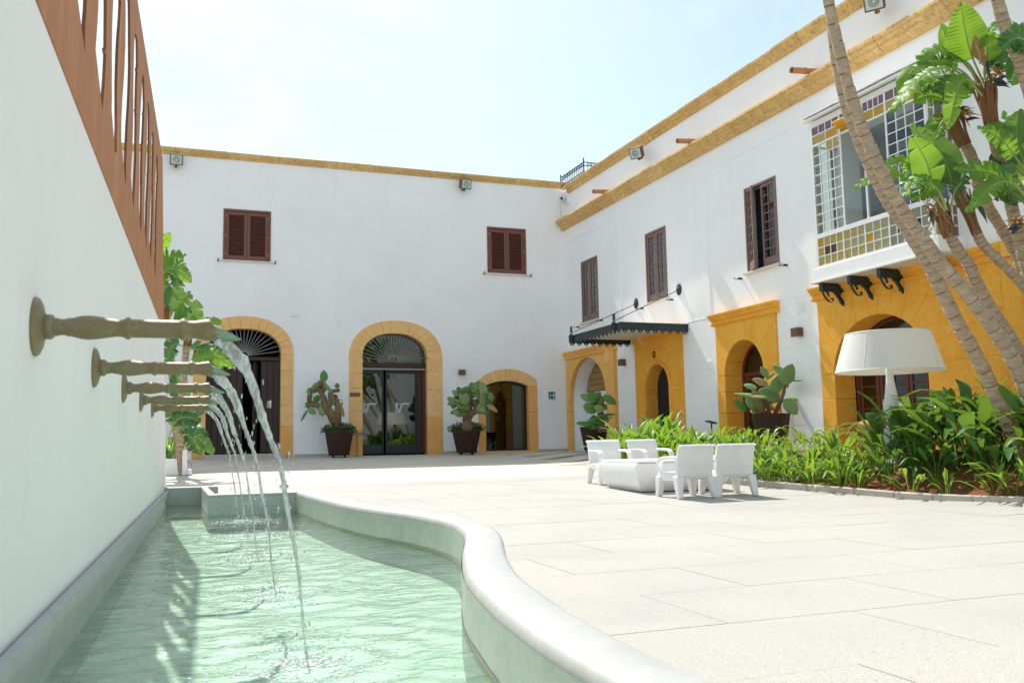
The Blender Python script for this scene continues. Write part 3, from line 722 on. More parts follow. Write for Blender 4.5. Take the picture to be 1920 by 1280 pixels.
# doorway 1: plank doors, one leaf ajar
ar = empty('arch_surround', parent=fb)
voussoirs(ar, ell(2.12, 1.06, 2.75, .75, 2.25), ell(2.12, 1.43, 2.75, 1.13, 2.2), 15, FF, -.025, .34, OCHRE)
jambs(ar, .69, 1.06, -.36, 2.75, [.35, .95, 1.55, 2.2], FF, -.025, .34, OCHRE, OCHRE_BASE, .36); jambs(ar, 3.18, 3.55, -.36, 2.75, [.60, 1.22, 1.75, 2.25], FF, -.025, .34, OCHRE, OCHRE_BASE, .61)
MB().box(.95, 3.30, 27.62, 28.3, -.42, -.20).build('door_step', KERB, fb, bevel=.02)
dr = empty('plank_door', parent=fb); z0, z1 = -.19, 2.56
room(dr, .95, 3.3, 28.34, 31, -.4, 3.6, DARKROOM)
for a, b, yy in ((1.065, 2.10, 28.20), (2.62, 3.175, 28.20)):
    n = round((b-a)/.165); pw = (b-a)/n
    for i in range(n): MB().box(a+i*pw+.004, a+(i+1)*pw-.004, yy+rs.uniform(0, .004), yy+.045, z0+.02, z1).build('plank', DOORDARK, dr, bevel=.006, seg=1)
for i in range(4): MB().box(2.40+i*.045, 2.44+i*.045, 28.3+i*.17, 28.46+i*.17, z0, z1-.02).build('plank', DOORDARK, dr)
MB().box(1.06, 3.18, 28.15, 28.27, 2.57, 2.68).build('transom', DOORDARK, dr, bevel=.01)
f1 = ell(2.12, 1.055, 2.75, .745, 2.25)
for i in range(1, 20):
    t = math.pi*i/20; d = (math.cos(t), math.sin(t)); L = .1
    while True:
        u, v = 2.12+d[0]*L, 2.70+d[1]*L
        if abs(u-2.12) > 1.05 or (v > 2.75 and ((abs(u-2.12)/1.06)**2.25+((v-2.75)/.75)**2.25) > 1): break
        L += .02
    MB().bar((2.12+d[0]*.12, 28.2, 2.70+d[1]*.12), (u, 28.2, v), .017).build('fanlight_bar', GREYMETAL, dr)
# doorway 2: glazed sliding doors
ar = empty('arch_surround', parent=fb)
voussoirs(ar, ell(6.68, 1.03, 2.72, .75, 2.25), ell(6.72, 1.51, 2.60, 1.28, 2.3), 15, FF, -.025, .34, OCHRE)
jambs(ar, 5.22, 5.65, -.36, 2.70, [.12, .45, 1.05, 1.75, 2.2], FF, -.025, .34, OCHRE, OCHRE_BASE, .46); jambs(ar, 7.71, 8.22, -.36, 2.70, [.85, 1.7, 2.3], FF, -.025, .34, OCHRE, OCHRE_BASE, .86)
dr = empty('glazed_door', parent=fb)
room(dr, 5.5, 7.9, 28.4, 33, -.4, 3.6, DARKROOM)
MB().box(5.65, 7.71, 28.14, 28.30, 2.40, 2.56).build('transom', DOORDARK, dr, bevel=.01)
MB().box(5.66, 7.70, 28.12, 28.16, 2.33, 2.385).build('track', GREYMETAL, dr)
for a, b in ((5.655, 6.36), (6.42, 7.42)):
    f = MB(); f.box(a, a+.05, 28.22, 28.27, -.28, 2.36); f.box(b-.05, b, 28.22, 28.27, -.28, 2.36); f.box(a+.05, b-.05, 28.22, 28.27, -.28, 0.0); f.box(a+.05, b-.05, 28.22, 28.27, 2.22, 2.36); lf = f.build('door_leaf', ANTHRACITE, dr, bevel=.004, seg=1)
    MB().box(a+.05, b-.05, 28.24, 28.25, .0, 2.22).build('pane', GLASS, dr)
MB().box(7.43, 7.62, 28.24, 28.26, -.28, 2.38).build('side_panel', DOORDARK, dr); MB().box(7.62, 7.70, 28.15, 28.28, -.28, 2.39).build('door_post', DOORRED, dr)
fp = arch_pts(6.68, 1.03, 2.72, .745, 24, 2.25)
MB().prism([(5.65, 2.565)]+fp+[(7.71, 2.565)], FF, .25, .258).build('fanlight_pane', GLASS, dr)
for i in range(1, 24):
    t = math.pi*i/24; d = (math.cos(t), math.sin(t)); L = .1
    while True:
        u, v = 6.68+d[0]*L, 2.60+d[1]*L
        if abs(u-6.68) > 1.02 or (v > 2.72 and ((abs(u-6.68)/1.03)**2.25+((v-2.72)/.75)**2.25) > 1): break
        L += .02
    MB().bar((6.68+d[0]*.14, 28.2, 2.60+d[1]*.14), (u, 28.2, v), .014).build('fanlight_bar', GREYMETAL, dr)
hub = MB(); hub.tube([(6.68+.135*math.cos(t), 28.195, 2.68+.135*math.sin(t)) for t in [i*math.pi/12 for i in range(25)]], .012, 6); hub.bar((6.68, 28.195, 2.60), (6.68, 28.195, 2.78), .02); hub.tube([(6.68+s_*(.05+.035*math.cos(t)), 28.195, 2.62+.035*math.sin(t)) for s_ in (1,) for t in [i*.6 for i in range(11)]], .008, 5); hub.tube([(6.68-.05-.035*math.cos(t), 28.195, 2.62+.035*math.sin(t)) for t in [i*.6 for i in range(11)]], .008, 5); hub.build('fanlight_hub', GREYMETAL, dr)
def lg(px, py): return (5.65+(670+px/12.8-680)*.01694, -.29+(852-(730+py/12.8))*.0166)
for dx in (0, -800):
    for pl in ([(945, 335), (1018, 335), (1006, 575), (962, 575)], [(1085, 388), (1132, 388), (1066, 575), (988, 575)], [(1035, 400), (1062, 368), (1095, 345), (1140, 335), (1305, 335), (1290, 382), (1110, 384), (1070, 388)]):
        q = [lg(a+dx, b) for a, b in pl]; q = [(max(u, 5.705), v) for u, v in q]
        if max(u for u, v in q)-min(u for u, v in q) > .02: MB().prism(q, FF, .232, .2375).build('glass_lettering', FROST, dr)
# arched window near the corner
ar = empty('arch_surround', parent=fb)
voussoirs(ar, lambda t: (lerp(9.66, 11.15, t), 1.84+.16*(1-(2*t-1)**2)), lambda t: (lerp(9.41, 11.48, t), 2.03+.37*(1-abs(2*t-1)**2.2)), 11, FF, -.025, .30, OCHRE)
jambs(ar, 9.41, 9.66, -.36, 1.84, [.55, 1.1], FF, -.025, .30, OCHRE_BASE); jambs(ar, 11.15, 11.48, -.36, 1.84, [.52, .98], FF, -.025, .30, OCHRE_BASE)
stone(ar, [(9.42, 1.84), (9.66, 1.84), (9.66, 2.03), (9.42, 2.03)], FF, -.02, .3, OCHRE); stone(ar, [(11.15, 1.84), (11.47, 1.84), (11.47, 2.03), (11.15, 2.03)], FF, -.02, .3, OCHRE)
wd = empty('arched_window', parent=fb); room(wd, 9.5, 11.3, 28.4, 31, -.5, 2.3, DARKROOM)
MB().box(9.66, 11.15, 27.99, 28.3, -.36, -.27).build('sill', OCHRE, wd)
f = MB(); inn = [(9.72, -.22)]+seg_pts(9.72, 11.07, 1.79, 1.94)+[(11.07, -.22)]; out = [(9.66, -.268)]+seg_pts(9.66, 11.15, 1.84, 2.0)+[(11.15, -.268)]
f.plate(out, [inn], FF, .17, .22).build('frame', ANTHRACITE, wd); MB().prism(inn, FF, .19, .197).build('pane', GLASS, wd)
# things hung in that window
for i, (x, z, r_) in enumerate(((10.60, 1.05, .11), (10.35, 1.30, .08), (10.62, 1.55, .07), (10.28, .85, .10), (10.55, .60, .08))):
    rr = random.Random(i); a = MB(); c = Vector((x, 28.5, z))
    for k in range(26):
        d = Vector((rr.gauss(0, 1), rr.gauss(0, .6), rr.gauss(0, 1))).normalized(); e = c+d*r_*rr.uniform(.7, 1.2); a.tube([c, c+d*r_*.5, e+Vector((0, 0, -.02))], [.010, .008, .001], 4)
    a.tube([(x, 28.5, z+.02), (x, 28.5, 2.28)], .002, 4)
    o = a.build('hanging_air_plant', STRAP_L); tag(o, ['largest spiky air plant hung behind the arched window', 'spiky air plant hanging left of the largest in the window', 'topmost small air plant hung behind the arched window', 'pale drooping air plant low left in the arched window', 'lowest small air plant hung behind the arched window'][i], 'air plant', 'air plants hung in the arched window')
rr = random.Random(77); a = MB()
for k in range(60):
    d = Vector((rr.gauss(0, 1), rr.gauss(0, .5), abs(rr.gauss(0, 1)))).normalized(); c = Vector((9.92, 28.5, -.05)); a.tube([c+d*.05, c+d*rr.uniform(.15, .3)], [.012, .002], 4)
a.lathe([(.08, -.28), (.12, -.10), (.10, -.02)], 12, lambda x, y, z: (9.92+x, 28.5+y, z)); tag(a.build('window_plant', SIGNWHITE), 'white spiky plant on the floor inside the arched window', 'plant')

# ------------------------------------------------------------------ right building
rb = empty('white_building', (12.58, 15, -.3), label='white building with ochre portals along the right side of the courtyard', cat='building'); rb.location = (0, 0, 0)
P1 = (26.40, 1.35, 1.32, 1.33); P2 = (21.91, .63, 1.40, .64); P3 = (17.88, .76, 1.50, .77); P4 = (13.60, 1.20, 1.26, 1.02)
WINS = [(25.46, 26.66, 3.80, 5.80), (21.24, 22.37, 3.80, 5.78), (16.42, 17.61, 3.82, 5.80)]
holes = [arch_hole(c, a+.06, zs, b+.06, -.34) for c, a, zs, b in (P1, P2, P3, P4)]+[[(a, c), (b, c), (b, d), (a, d)] for a, b, c, d in WINS]+[[(11.75, 3.35), (14.3, 3.35), (14.3, 6.1), (11.75, 6.1)]]
w = MB(); w.plate([(-12, -1.5), (28.3, -1.5), (28.3, 8.5), (-12, 8.5)], holes, RF, 0, .45, back=False, sides=False)
w.box(12.6, 24, -12, 28.3, 8.1, 8.3); w.box(23.8, 24, -12, 28.3, -1.5, 8.3); w.box(12.58, 24, -12.2, -12, -1.5, 8.5); w.box(12.6, 24, 28.05, 28.3, -1.5, 8.3); w.build('wall', WHITE2, rb)
# flat pilaster strips and frieze that frame the upper wall panels
FRZ = 6.65
MB().box(12.566, 12.59, -12, 27.74, FRZ, 7.1).build('frieze_band', WHITE2, rb)
for a, b in ((27.72, 28.0), (23.95, 24.47), (19.2, 19.52), (15.2, 15.52), (9.9, 10.3)): MB().box(12.5665, 12.59, a, b, 2.98, FRZ).build('pilaster_strip', WHITE2, rb)
def run_cornice(prof, name, ya, yb, lmin, lmax, mat=CORNICE):
    r = empty(name, parent=rb); y = ya
    while y < yb-.05:
        y1 = min(y+rs.uniform(lmin, lmax), yb); dz = rs.uniform(-.012, .012); dx = rs.uniform(-.008, .008)
        P = [(u+(dx if u < 0 else 0), v+(dz if v > prof[0][1]-.1 else 0)) for u, v in prof]
        MB().prism(P, lambda u, v, w_: (RX+u, w_, v), y+.003, y1-.003).build('cornice_stone', mat, r, bevel=.008, seg=1); y = y1
run_cornice([(-.30, 7.47), (-.31, 7.40), (-.27, 7.38), (-.275, 7.34), (-.20, 7.30), (-.20, 7.255), (-.10, 7.20), (-.09, 7.16), (0.02, 7.15), (.02, 7.47)], 'lower_cornice', -12, 27.96, .55, .95)
run_cornice([(-.17, 8.61), (-.17, 8.54), (-.14, 8.52), (-.14, 8.47), (-.08, 8.44), (-.06, 8.34), (.01, 8.33), (.3, 8.33), (.3, 8.61)], 'upper_cornice', -12, 27.5, .6, 1.0)
# ashlar courses in the lower wall
crs = [-.33, .25, .80, 1.36, 1.905, 2.45, 2.985]
spans = [(23.17, 24.30), (19.0, 20.55), (15.23, 16.60), (6, 10.36)]
asr = empty('ashlar_facing', parent=rb)
for a, b in spans:
    for i in range(6):
        y = a; off = rs.uniform(.5, .9) if i % 2 else rs.uniform(.25, .5); first = True
        while y < b-.02:
            y1 = min(b, y+(off if first else rs.uniform(.85, 1.15))); first = False
            if b-y1 < .2: y1 = b
            MB().box(12.572+rs.uniform(-.001, .001), 12.60, y+.003, y1-.003, crs[i]+.0035, crs[i+1]-.0035).build('ashlar_block', WHITE2, asr, bevel=.003, seg=1); y = y1
for a, b in spans: MB().box(12.568, 12.60, a, b, 2.99, 3.01).build('string_course', WHITE2, rb)

def portal(c, a, zs, b, y0, y1, ztop, angs, jl, jr, mat, base=None, basecut=-1, proud=.06, depth=.45, g=.003, zb=-.34):
    r = empty('portal_surround', parent=rb); sp = zs
    def inner_pt(t): return (c+a*math.cos(t), zs+b*math.sin(t))
    def ray_out(t):
        dx, dz = math.cos(t), math.sin(t); ks = []
        if dx > 1e-6: ks.append((y1-c)/dx)
        if dx < -1e-6: ks.append((y0-c)/dx)
        if dz > 1e-6: ks.append((ztop-zs)/dz)
        k = min(ks); return (c+dx*k, zs+dz*k)
    corn = [math.atan2(ztop-zs, y1-c), math.atan2(ztop-zs, y0-c)]
    A = [0]+[R_(v) for v in angs]+[math.pi]
    for t0, t1 in zip(A[:-1], A[1:]):
        n = 6; P = [inner_pt(lerp(t0, t1, i/n)) for i in range(n+1)]; Q = [ray_out(t1)]
        for co in sorted(corn, reverse=True):
            if t0 < co < t1: Q.append((y1 if co < 1.57 else y0, ztop))
        Q.append(ray_out(t0)); poly = P+Q
        poly2 = poly
        stone(r, poly2, RF, -proud, depth, mat, 'arch_stone', g)
    jambs(r, y0, c-a, zb, zs, jl, RF, -proud, depth, mat, base, basecut); jambs(r, c+a, y1, zb, zs, jr, RF, -proud, depth, mat, base, basecut)
    return r
def moulding(r, y0, y1, z0, z1, proj, mat, proud=.06, n=3):
    # stepped cornice of a portal, in lengths
    y = y0; k = 0; cuts = [y0+(y1-y0)*i/n for i in range(n+1)]; h = z1-z0
    prof = [(-proud, z0), (-proud-.05, z0+.01), (-proud-.06, z0+h*.16), (-proud-.02, z0+h*.20), (-proud-.03, z0+h*.42), (-proud-proj*.55, z0+h*.50), (-proud-proj*.58, z0+h*.64), (-proud-proj*.85, z0+h*.74), (-proud-proj*.9, z0+h*.82), (-proud-proj, z0+h*.88), (-proud-proj, z1), (.05, z1), (.05, z0)]
    for a, b in zip(cuts[:-1], cuts[1:]): MB().prism(prof, lambda u, v, w_: (RX+u, w_, v), a+.002, b-.002).build('cornice_moulding', mat, r, bevel=.004, seg=1)
r1 = portal(*P1, 24.33, 27.98, 2.72, [22, 48, 74, 106, 132, 158], [.3, .85, 1.1], [.5, 1.0], OCHRE_M, proud=.05, depth=.12)
moulding(r1, 24.25, 27.99, 2.70, 2.95, .12, OCHRE_M, .05)
MB().box(12.47, 12.53, 24.36, 24.82, -.34, 2.705).build('pilaster', OCHRE_M, r1, bevel=.006); MB().box(12.45, 12.53, 24.62, 24.95, 2.30, 2.70).build('bracket', OCHRE_M, r1, bevel=.02)
r2 = portal(*P2, 20.57, 23.15, 2.74, [35, 58, 82, 105, 128, 150], [.62, 1.3], [.62, 1.3], OCHRE_P, OCHRE_BASE, .63, .05)
moulding(r2, 20.50, 23.22, 2.72, 2.97, .10, OCHRE_P, .05)
ring = MB(); N = 30
for i in range(N): 
    pass
arc = [(P2[0]+(P2[1]+.07)*math.cos(math.pi*i/N), P2[2]+(P2[3]+.07)*math.sin(math.pi*i/N)) for i in range(N+1)]
ring.tube([(12.525, P2[0]+P2[1]+.07, -.3)]+[(12.525, u, v) for u, v in arc]+[(12.525, P2[0]-P2[1]-.07, -.3)], .045, 8); ring.build('arch_roll_moulding', OCHRE_P, r2, smooth=60)
r3 = portal(*P3, 16.62, 18.98, 2.75, [25, 60, 85, 112, 140], [.1, .6, 1.1], [.1, .6, 1.1], OCHRE_P)
moulding(r3, 16.50, 19.10, 2.73, 3.00, .14, OCHRE_P)
r4 = portal(*P4, 10.75, 15.21, 2.80, [10, 24, 38, 52, 66, 80, 94, 108, 122, 136, 150, 165], [.2, .75], [.2, .75], OCHRE_P, g=.001)
moulding(r4, 10.62, 15.33, 2.78, 3.05, .14, OCHRE_P, n=4)
for a, b, px_ in ((10.40, 10.72, .10),):
    MB().box(RX-px_, RX+.02, a, b, -.34, 2.78).build('pilaster', OCHRE_P, r4, bevel=.008)
    MB().box(RX-.2, RX+.02, 10.33, 10.615, 2.785, 3.05).build('pilaster_cap', OCHRE_P, r4, bevel=.02)
# horseshoe on the portal of the dark doorway
hs = MB(); hs.tube([(12.515, 22.0+.055*math.cos(t), 2.33+.09*math.sin(t)) for t in [math.pi*.62+i*math.pi*1.76/14 for i in range(15)]], .014, 6); hs.build('horseshoe', BLACKIRON); tag(COL.objects[-1], 'small dark horseshoe fixed above the dark narrow doorway', 'horseshoe')

# doorway 1 of the right building: deep white reveal, rough stone lunette, white panel door
nk = empty('niche_door', parent=rb)
n_ = MB(); n_.plate(arch_hole(26.40, 1.36, 1.32, 1.34, -.34), [], RF, .60, .62).build('lunette_wall', DARKROOM, nk)
zz = 1.62
while zz < 2.62:
    h = .20; ww = math.sqrt(max(0, 1.33**2-(max(zz, 1.32)+h*.4-1.32)**2)) if zz+h > 1.32 else 1.33; y = 26.4-ww
    while y < 26.4+ww-.05:
        y1 = min(y+rs.uniform(.4, .7), 26.4+ww); MB().box(13.14+rs.uniform(0, .01), 13.2, y+.006, y1-.006, zz+.006, zz+h-.006).build('rough_block', ROUGHSTONE, nk, bevel=.01, seg=1); y = y1
    zz += h
rv = MB(); H = arch_hole(26.40, 1.345, 1.32, 1.325, -.34); A_ = [RF(u, v, .115) for u, v in H]; B_ = [RF(u, v, .60) for u, v in H]; n = len(H)
rv.add(A_+B_, [(i, i+1, n+i+1, n+i) for i in range(n-1)]); rv.build('white_reveal', WHITE, nk, smooth=40)
MB().box(13.12, 13.16, 25.08, 27.72, -.34, 1.60).build('panel_door', WHITEPAINT, nk); MB().lathe([(.03, 0), (.035, .01), (.02, .02)], 12, lambda x, y, z: (13.12-z, 26.55+x, 1.42+y)).build('door_knob', BLACKIRON, nk)
# doorway 2: dark passage with red-brown door edge
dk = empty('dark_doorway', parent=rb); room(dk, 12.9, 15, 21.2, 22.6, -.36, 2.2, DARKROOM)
room_f = MB(); room_f.plate(arch_hole(21.91, .70, 1.40, .71, -.34), [arch_hole(21.62, .34, 1.40, .46, -.33, n=16)], RF, .40, .44).build('inner_wall', OCHRE_P, dk)
MB().box(13.0, 13.6, 21.84, 21.9, -.33, 1.75).build('door_leaf', DOORRED, dk)

def glazed_door(parent, c, a, zs, b, wofs, leaves, rows, trans_z):
    dd = empty('glazed_door', parent=parent)
    room(dd, RX+wofs+.25, RX+3, c-a-.6, c+a+.6, -.4, zs+b+.3, DARKROOM)
    fr = .075; out = arch_hole(c, a-.004, zs, b-.004, -.335); inn = arch_hole(c, a-fr, zs, b-fr, -.30)
    MB().plate(out, [inn], RF, wofs, wofs+.10).build('door_frame', DOORRED, dd, bevel=.006, seg=1)
    MB().box(RX+wofs-.01, RX+wofs+.09, c-a+fr, c+a-fr, trans_z-.05, trans_z+.05).build('transom', DOORRED, dd, bevel=.008, seg=1)
    fan = [(u, v) for u, v in arch_pts(c, a-fr, zs, b-fr, 24)]; zt = trans_z+.05
    poly = [p for p in ([(c-a+fr, zt)]+[q for q in fan if q[1] > zt+.01]+[(c+a-fr, zt)])]
    MB().prism(poly, RF, wofs+.05, wofs+.056).build('fanlight_pane', GLASS_W, dd)
    for (y0, y1, cols) in leaves:
        z0, z1 = -.28, trans_z-.06; st = .085
        f = MB(); f.box(RX+wofs+.02, RX+wofs+.065, y0, y0+st, z0, z1); f.box(RX+wofs+.02, RX+wofs+.065, y1-st, y1, z0, z1); f.box(RX+wofs+.02, RX+wofs+.065, y0+st, y1-st, z1-.09, z1); f.box(RX+wofs+.02, RX+wofs+.065, y0+st, y1-st, z0, z0+.16)
        f.build('door_leaf', DOORRED, dd, bevel=.006, seg=1)
        ya, yb, za, zb = y0+st, y1-st, z0+.16, z1-.09
        for i in range(1, cols): MB().box(RX+wofs+.024, RX+wofs+.06, lerp(ya, yb, i/cols)-.018, lerp(ya, yb, i/cols)+.018, za, zb).build('glazing_bar', DOORRED, dd)
        for j in range(1, rows): MB().box(RX+wofs+.026, RX+wofs+.058, ya, yb, lerp(za, zb, j/rows)-.018, lerp(za, zb, j/rows)+.018).build('glazing_bar', DOORRED, dd)
        for i in range(cols):
            for j in range(rows): MB().box(RX+wofs+.042, RX+wofs+.046, lerp(ya, yb, i/cols)+.01, lerp(ya, yb, (i+1)/cols)-.01, lerp(za, zb, j/rows)+.01, lerp(za, zb, (j+1)/rows)-.01).build('pane', GLASS_W, dd)
    return dd
d3 = glazed_door(rb, P3[0], P3[1], P3[2], P3[3], .42, [(17.93, 18.56, 2), (17.2, 17.40, 1)], 5, 1.50)
d4 = glazed_door(rb, P4[0], P4[1], P4[2], P4[3], .46, [(14.18, 14.72, 1), (13.42, 14.16, 2), (12.52, 13.40, 2)], 6, 1.34)
for z, y in ((.55, 14.0), (.50, 13.62)): MB().box(13.055, 13.075, y-.10, y+.10, z-.14, z+.14).build('posted_notice', SIGNWHITE, d4)
MB().lathe([(.028, 0), (.034, .02), (.022, .045)], 12, lambda x, y, z: (13.05-z, 13.40+x, .42+y)).build('door_knob', BRASS, d4)

def window(y0, y1, z0, z1, opened):
    r = empty('casement_window', parent=rb); fw_ = .06; xo = RX-.02
    f = MB(); f.box(xo, xo+.12, y0, y0+fw_, z0, z1); f.box(xo, xo+.12, y1-fw_, y1, z0, z1); f.box(xo, xo+.12, y0+fw_, y1-fw_, z1-fw_, z1); f.build('frame', WINWOOD, r, bevel=.006, seg=1)
    if opened: room(r, RX+.30, RX+2.5, y0-.3, y1+.3, z0-.2, z1+.3, DARKROOM)
    else: MB().box(RX+.14, RX+.17, y0, y1, z0, z1).build('curtain', GREYROOM, r)
    ym = (y0+y1)/2
    for side, (a, b) in enumerate(((y0+fw_+.005, ym-.003), (ym+.003, y1-fw_-.005))):
        st = .062; zz0, zz1 = z0+.01, z1-fw_-.005; W = b-a
        lf = empty('sash', parent=None); pieces = []
        f = MB(); f.box(0, .045, 0, st, zz0, zz1); f.box(0, .045, W-st, W, zz0, zz1); f.box(0, .045, st, W-st, zz1-.07, zz1); f.box(0, .045, st, W-st, zz0, zz0+.20)
        COL.objects.unlink(lf); bpy.data.objects.remove(lf)
        ang = 0; ox = RX+.005; oy = a
        if opened and side == 1: ang = R_(-24)     # the far leaf stands ajar, hinged at its far edge
        def place(o):
            if ang:
                M = Matrix.Translation((ox, b, 0)) @ Matrix.Rotation(ang, 4, 'Z') @ Matrix.Translation((0, -W, 0)); o.matrix_local = M
            else: o.location = (ox, oy, 0)
            return o
        place(f.build('sash', WINWOOD, r, bevel=.004, seg=1))
        ya, yb, za, zb = st, W-st, zz0+.20, zz1-.07
        place(MB().box(.006, .04, (ya+yb)/2-.012, (ya+yb)/2+.012, za, zb).build('glazing_bar', WINWOOD, r))
        for j in range(1, 8): place(MB().box(.008, .038, ya, yb, lerp(za, zb, j/8)-.011, lerp(za, zb, j/8)+.011).build('glazing_bar', WINWOOD, r))
        for i in range(2):
            for j in range(8):
                if not opened and side == 0 and i == 0 and j == 6: continue
                place(MB().box(.022, .026, lerp(ya, yb, i/2)+.008, lerp(ya, yb, (i+1)/2)-.008, lerp(za, zb, j/8)+.008, lerp(za, zb, (j+1)/8)-.008).build('pane', GLASS_W, r))
    MB().box(RX-.09, RX+.1, y0-.08, y1+.08, z0-.06, z0-.003).build('sill', SILL, r, bevel=.006)
    for yy in (y0-.25, y1+.25):
        h = MB(); h.tube([(RX, yy, z0-.10), (RX-.20, yy, z0-.12), (RX-.22, yy, z0-.07)], .010, 6); h.obox((RX-.05, yy, z0-.10), (.05, 0, 0), (0, .012, 0), (0, 0, .022)); h.build('shutter_hook', BLACKIRON, r)
for i, wdw in enumerate(WINS): window(*wdw, i == 2)

# ------------------------------------------------------------------ glazed balcony
bal = empty('glazed_balcony', (12, 13, 3.2), label='white glazed bay balcony with coloured panes above the lamp portal', cat='balcony'); bal.location = (0, 0, 0)
BX, BY0, BY1 = 11.98, 11.52, 14.48
room(bal, RX+.452, RX+2.2, 11.2, 14.9, 3.3, 6.3, LIGHTROOM, 'interior_room').data.flip_normals() if False else None
ir = MB(); ir.box(RX+1.6, RX+1.62, 11.3, 14.8, 3.2, 6.3); ir.box(RX+.46, RX+1.6, 11.3, 11.32, 3.2, 6.3); ir.box(RX+.46, RX+1.6, 14.78, 14.8, 3.2, 6.3); ir.box(RX+.46, RX+1.6, 11.3, 14.8, 6.28, 6.3); ir.box(RX+.46, RX+1.6, 11.3, 14.8, 3.2, 3.22); ir.build('interior_room', LIGHTROOM, bal)
MB().box(BX-.03, RX-.002, BY0-.10, BY1+.12, 3.03, 3.30).build('floor_slab', WHITE2, bal, bevel=.01)
MB().box(BX-.06, RX-.002, BY0-.13, BY1+.15, 3.005, 3.028).build('soffit_board', SILL, bal)
rf_ = MB(); rf_.prism([(BX-.12, 6.27), (BX-.12, 6.31), (RX-.002, 6.47), (RX-.002, 6.42)], lambda u, v, w_: (u, w_, v), BY0-.12, BY1+.14); rf_.build('roof_slab', WHITE2, bal)
for i in range(9):
    y = lerp(BY0-.12, BY1+.14, i/9); y1 = lerp(BY0-.12, BY1+.14, (i+1)/9)
    MB().prism([(BX-.16, 6.33+rs.uniform(-.01, .01)), (BX-.16, 6.355), (RX-.005, 6.52), (RX-.005, 6.495)], lambda u, v, w_: (u, w_, v), y+.004, y1-.004).build('roof_tile', WHITE2, bal)
MB().box(BX+.02, RX-.002, BY0+.01, BY1-.01, 6.16, 6.27).build('top_fascia', WHITEPAINT, bal)
ZR = [3.34, 3.52, 3.70, 3.88]; 
frm = MB()
def pane(x0, x1, y0, y1, z0, z1, mat):
    MB().box(x0, x1, y0, y1, z0, z1).build('pane', mat, bal)
def grid_front(y0, y1, z0, z1, cols, rows, matf, bar=.018):
    for i in range(1, cols): frm.box(BX+.006, BX+.03, lerp(y0, y1, i/cols)-bar/2, lerp(y0, y1, i/cols)+bar/2, z0, z1)
    for j in range(1, rows): frm.box(BX+.008, BX+.028, y0, y1, lerp(z0, z1, j/rows)-bar/2, lerp(z0, z1, j/rows)+bar/2)
    for i in range(cols):
        for j in range(rows): pane(BX+.015, BX+.019, lerp(y0, y1, i/cols)+.004, lerp(y0, y1, (i+1)/cols)-.004, lerp(z0, z1, j/rows)+.004, lerp(z0, z1, (j+1)/rows)-.004, matf(i, j))
def grid_side(x0, x1, z0, z1, cols, rows, matf, bar=.018, yy=BY0):
    for i in range(1, cols): frm.box(lerp(x0, x1, i/cols)-bar/2, lerp(x0, x1, i/cols)+bar/2, yy+.006, yy+.03, z0, z1)
    for j in range(1, rows): frm.box(x0, x1, yy+.008, yy+.028, lerp(z0, z1, j/rows)-bar/2, lerp(z0, z1, j/rows)+bar/2)
    for i in range(cols):
        for j in range(rows): pane(lerp(x0, x1, i/cols)+.004, lerp(x0, x1, (i+1)/cols)-.004, yy+.015, yy+.019, lerp(z0, z1, j/rows)+.004, lerp(z0, z1, (j+1)/rows)-.004, matf(i, j))
# posts and rails; image left is the far end (large y)
for y in (BY0, BY1-.05): frm.box(BX, BX+.05, y, y+.05, 3.302, 6.16)
frm.box(BX, BX+.045, BY0+.05, BY1-.05, 3.302, 3.34); frm.box(BX-.01, BX+.05, BY0+.05, BY1-.05, 3.88, 3.97); frm.box(BX, BX+.045, BY0+.05, BY1-.05, 5.75, 5.785); frm.box(BX, BX+.045, BY0+.05, BY1-.05, 5.955, 5.975); frm.box(BX, BX+.045, BY0+.05, BY1-.05, 6.14, 6.16)
for yy in (BY0, BY1-.045):
    frm.box(BX+.05, RX-.003, yy, yy+.045, 3.302, 3.34); frm.box(BX+.05, RX-.003, yy, yy+.045, 3.88, 3.97); frm.box(BX+.05, RX-.003, yy, yy+.045, 5.75, 5.785); frm.box(BX+.05, RX-.003, yy, yy+.045, 5.955, 5.975); frm.box(RX-.05, RX-.003, yy, yy+.045, 3.34, 6.14)
secs = [(13.66, BY1-.05), (13.04, 13.62), (12.47, 13.0), (BY0+.05, 12.43)]
for i, (a, b) in enumerate(secs):
    if i: frm.box(BX+.002, BX+.047, b, b+.04, 3.97, 6.14)
rp = random.Random(5)
lowsec = [(13.72, BY1-.05, 4), (13.14, 13.69, 3), (12.54, 13.11, 3), (12.02, 12.51, 3), (BY0+.05, 11.99, 2)]
def low(si, cols):
    def f(i, j):
        k = cols-1-i   # counted from the far end
        if si == 0: return ST_RED if (j == 1 and k in (1, 2)) else rp.choice([ST_AMBER, ST_YELLOW, ST_YELLOW]) if k != 3 or j != 2 else ST_YELLOW
        if si == 2: return ST_AMBER if (k == 0 and j == 1) else ST_PALE
        if si == 1: return rp.choice([ST_PALE, ST_YELLOW])
        if si == 3: return ST_BLUE if (k == 1 and j == 1) else ST_GREY
        return ST_BLUE if (k == 0 and j == 1) else ST_GREY
    return f
for si, (a, b, c) in enumerate(lowsec):
    grid_front(a, b, 3.34, 3.88, c, 3, low(si, c))
    if si: frm.box(BX+.002, BX+.047, b, b+.03, 3.34, 3.88)
grid_front(*secs[0], 3.97, 5.75, 4, 9, lambda i, j: ST_YELLOW if (j == 8 and i in (0, 1)) else GLASS_OLD)
grid_front(*secs[1], 3.97, 5.75, 1, 1, lambda i, j: GLASS_OLD); grid_front(*secs[2], 3.97, 5.75, 1, 1, lambda i, j: GLASS_OLD)
grid_front(*secs[3], 3.97, 5.75, 4, 9, lambda i, j: GLASS_DIM if rp.random() < .8 else GLASS_OLD)
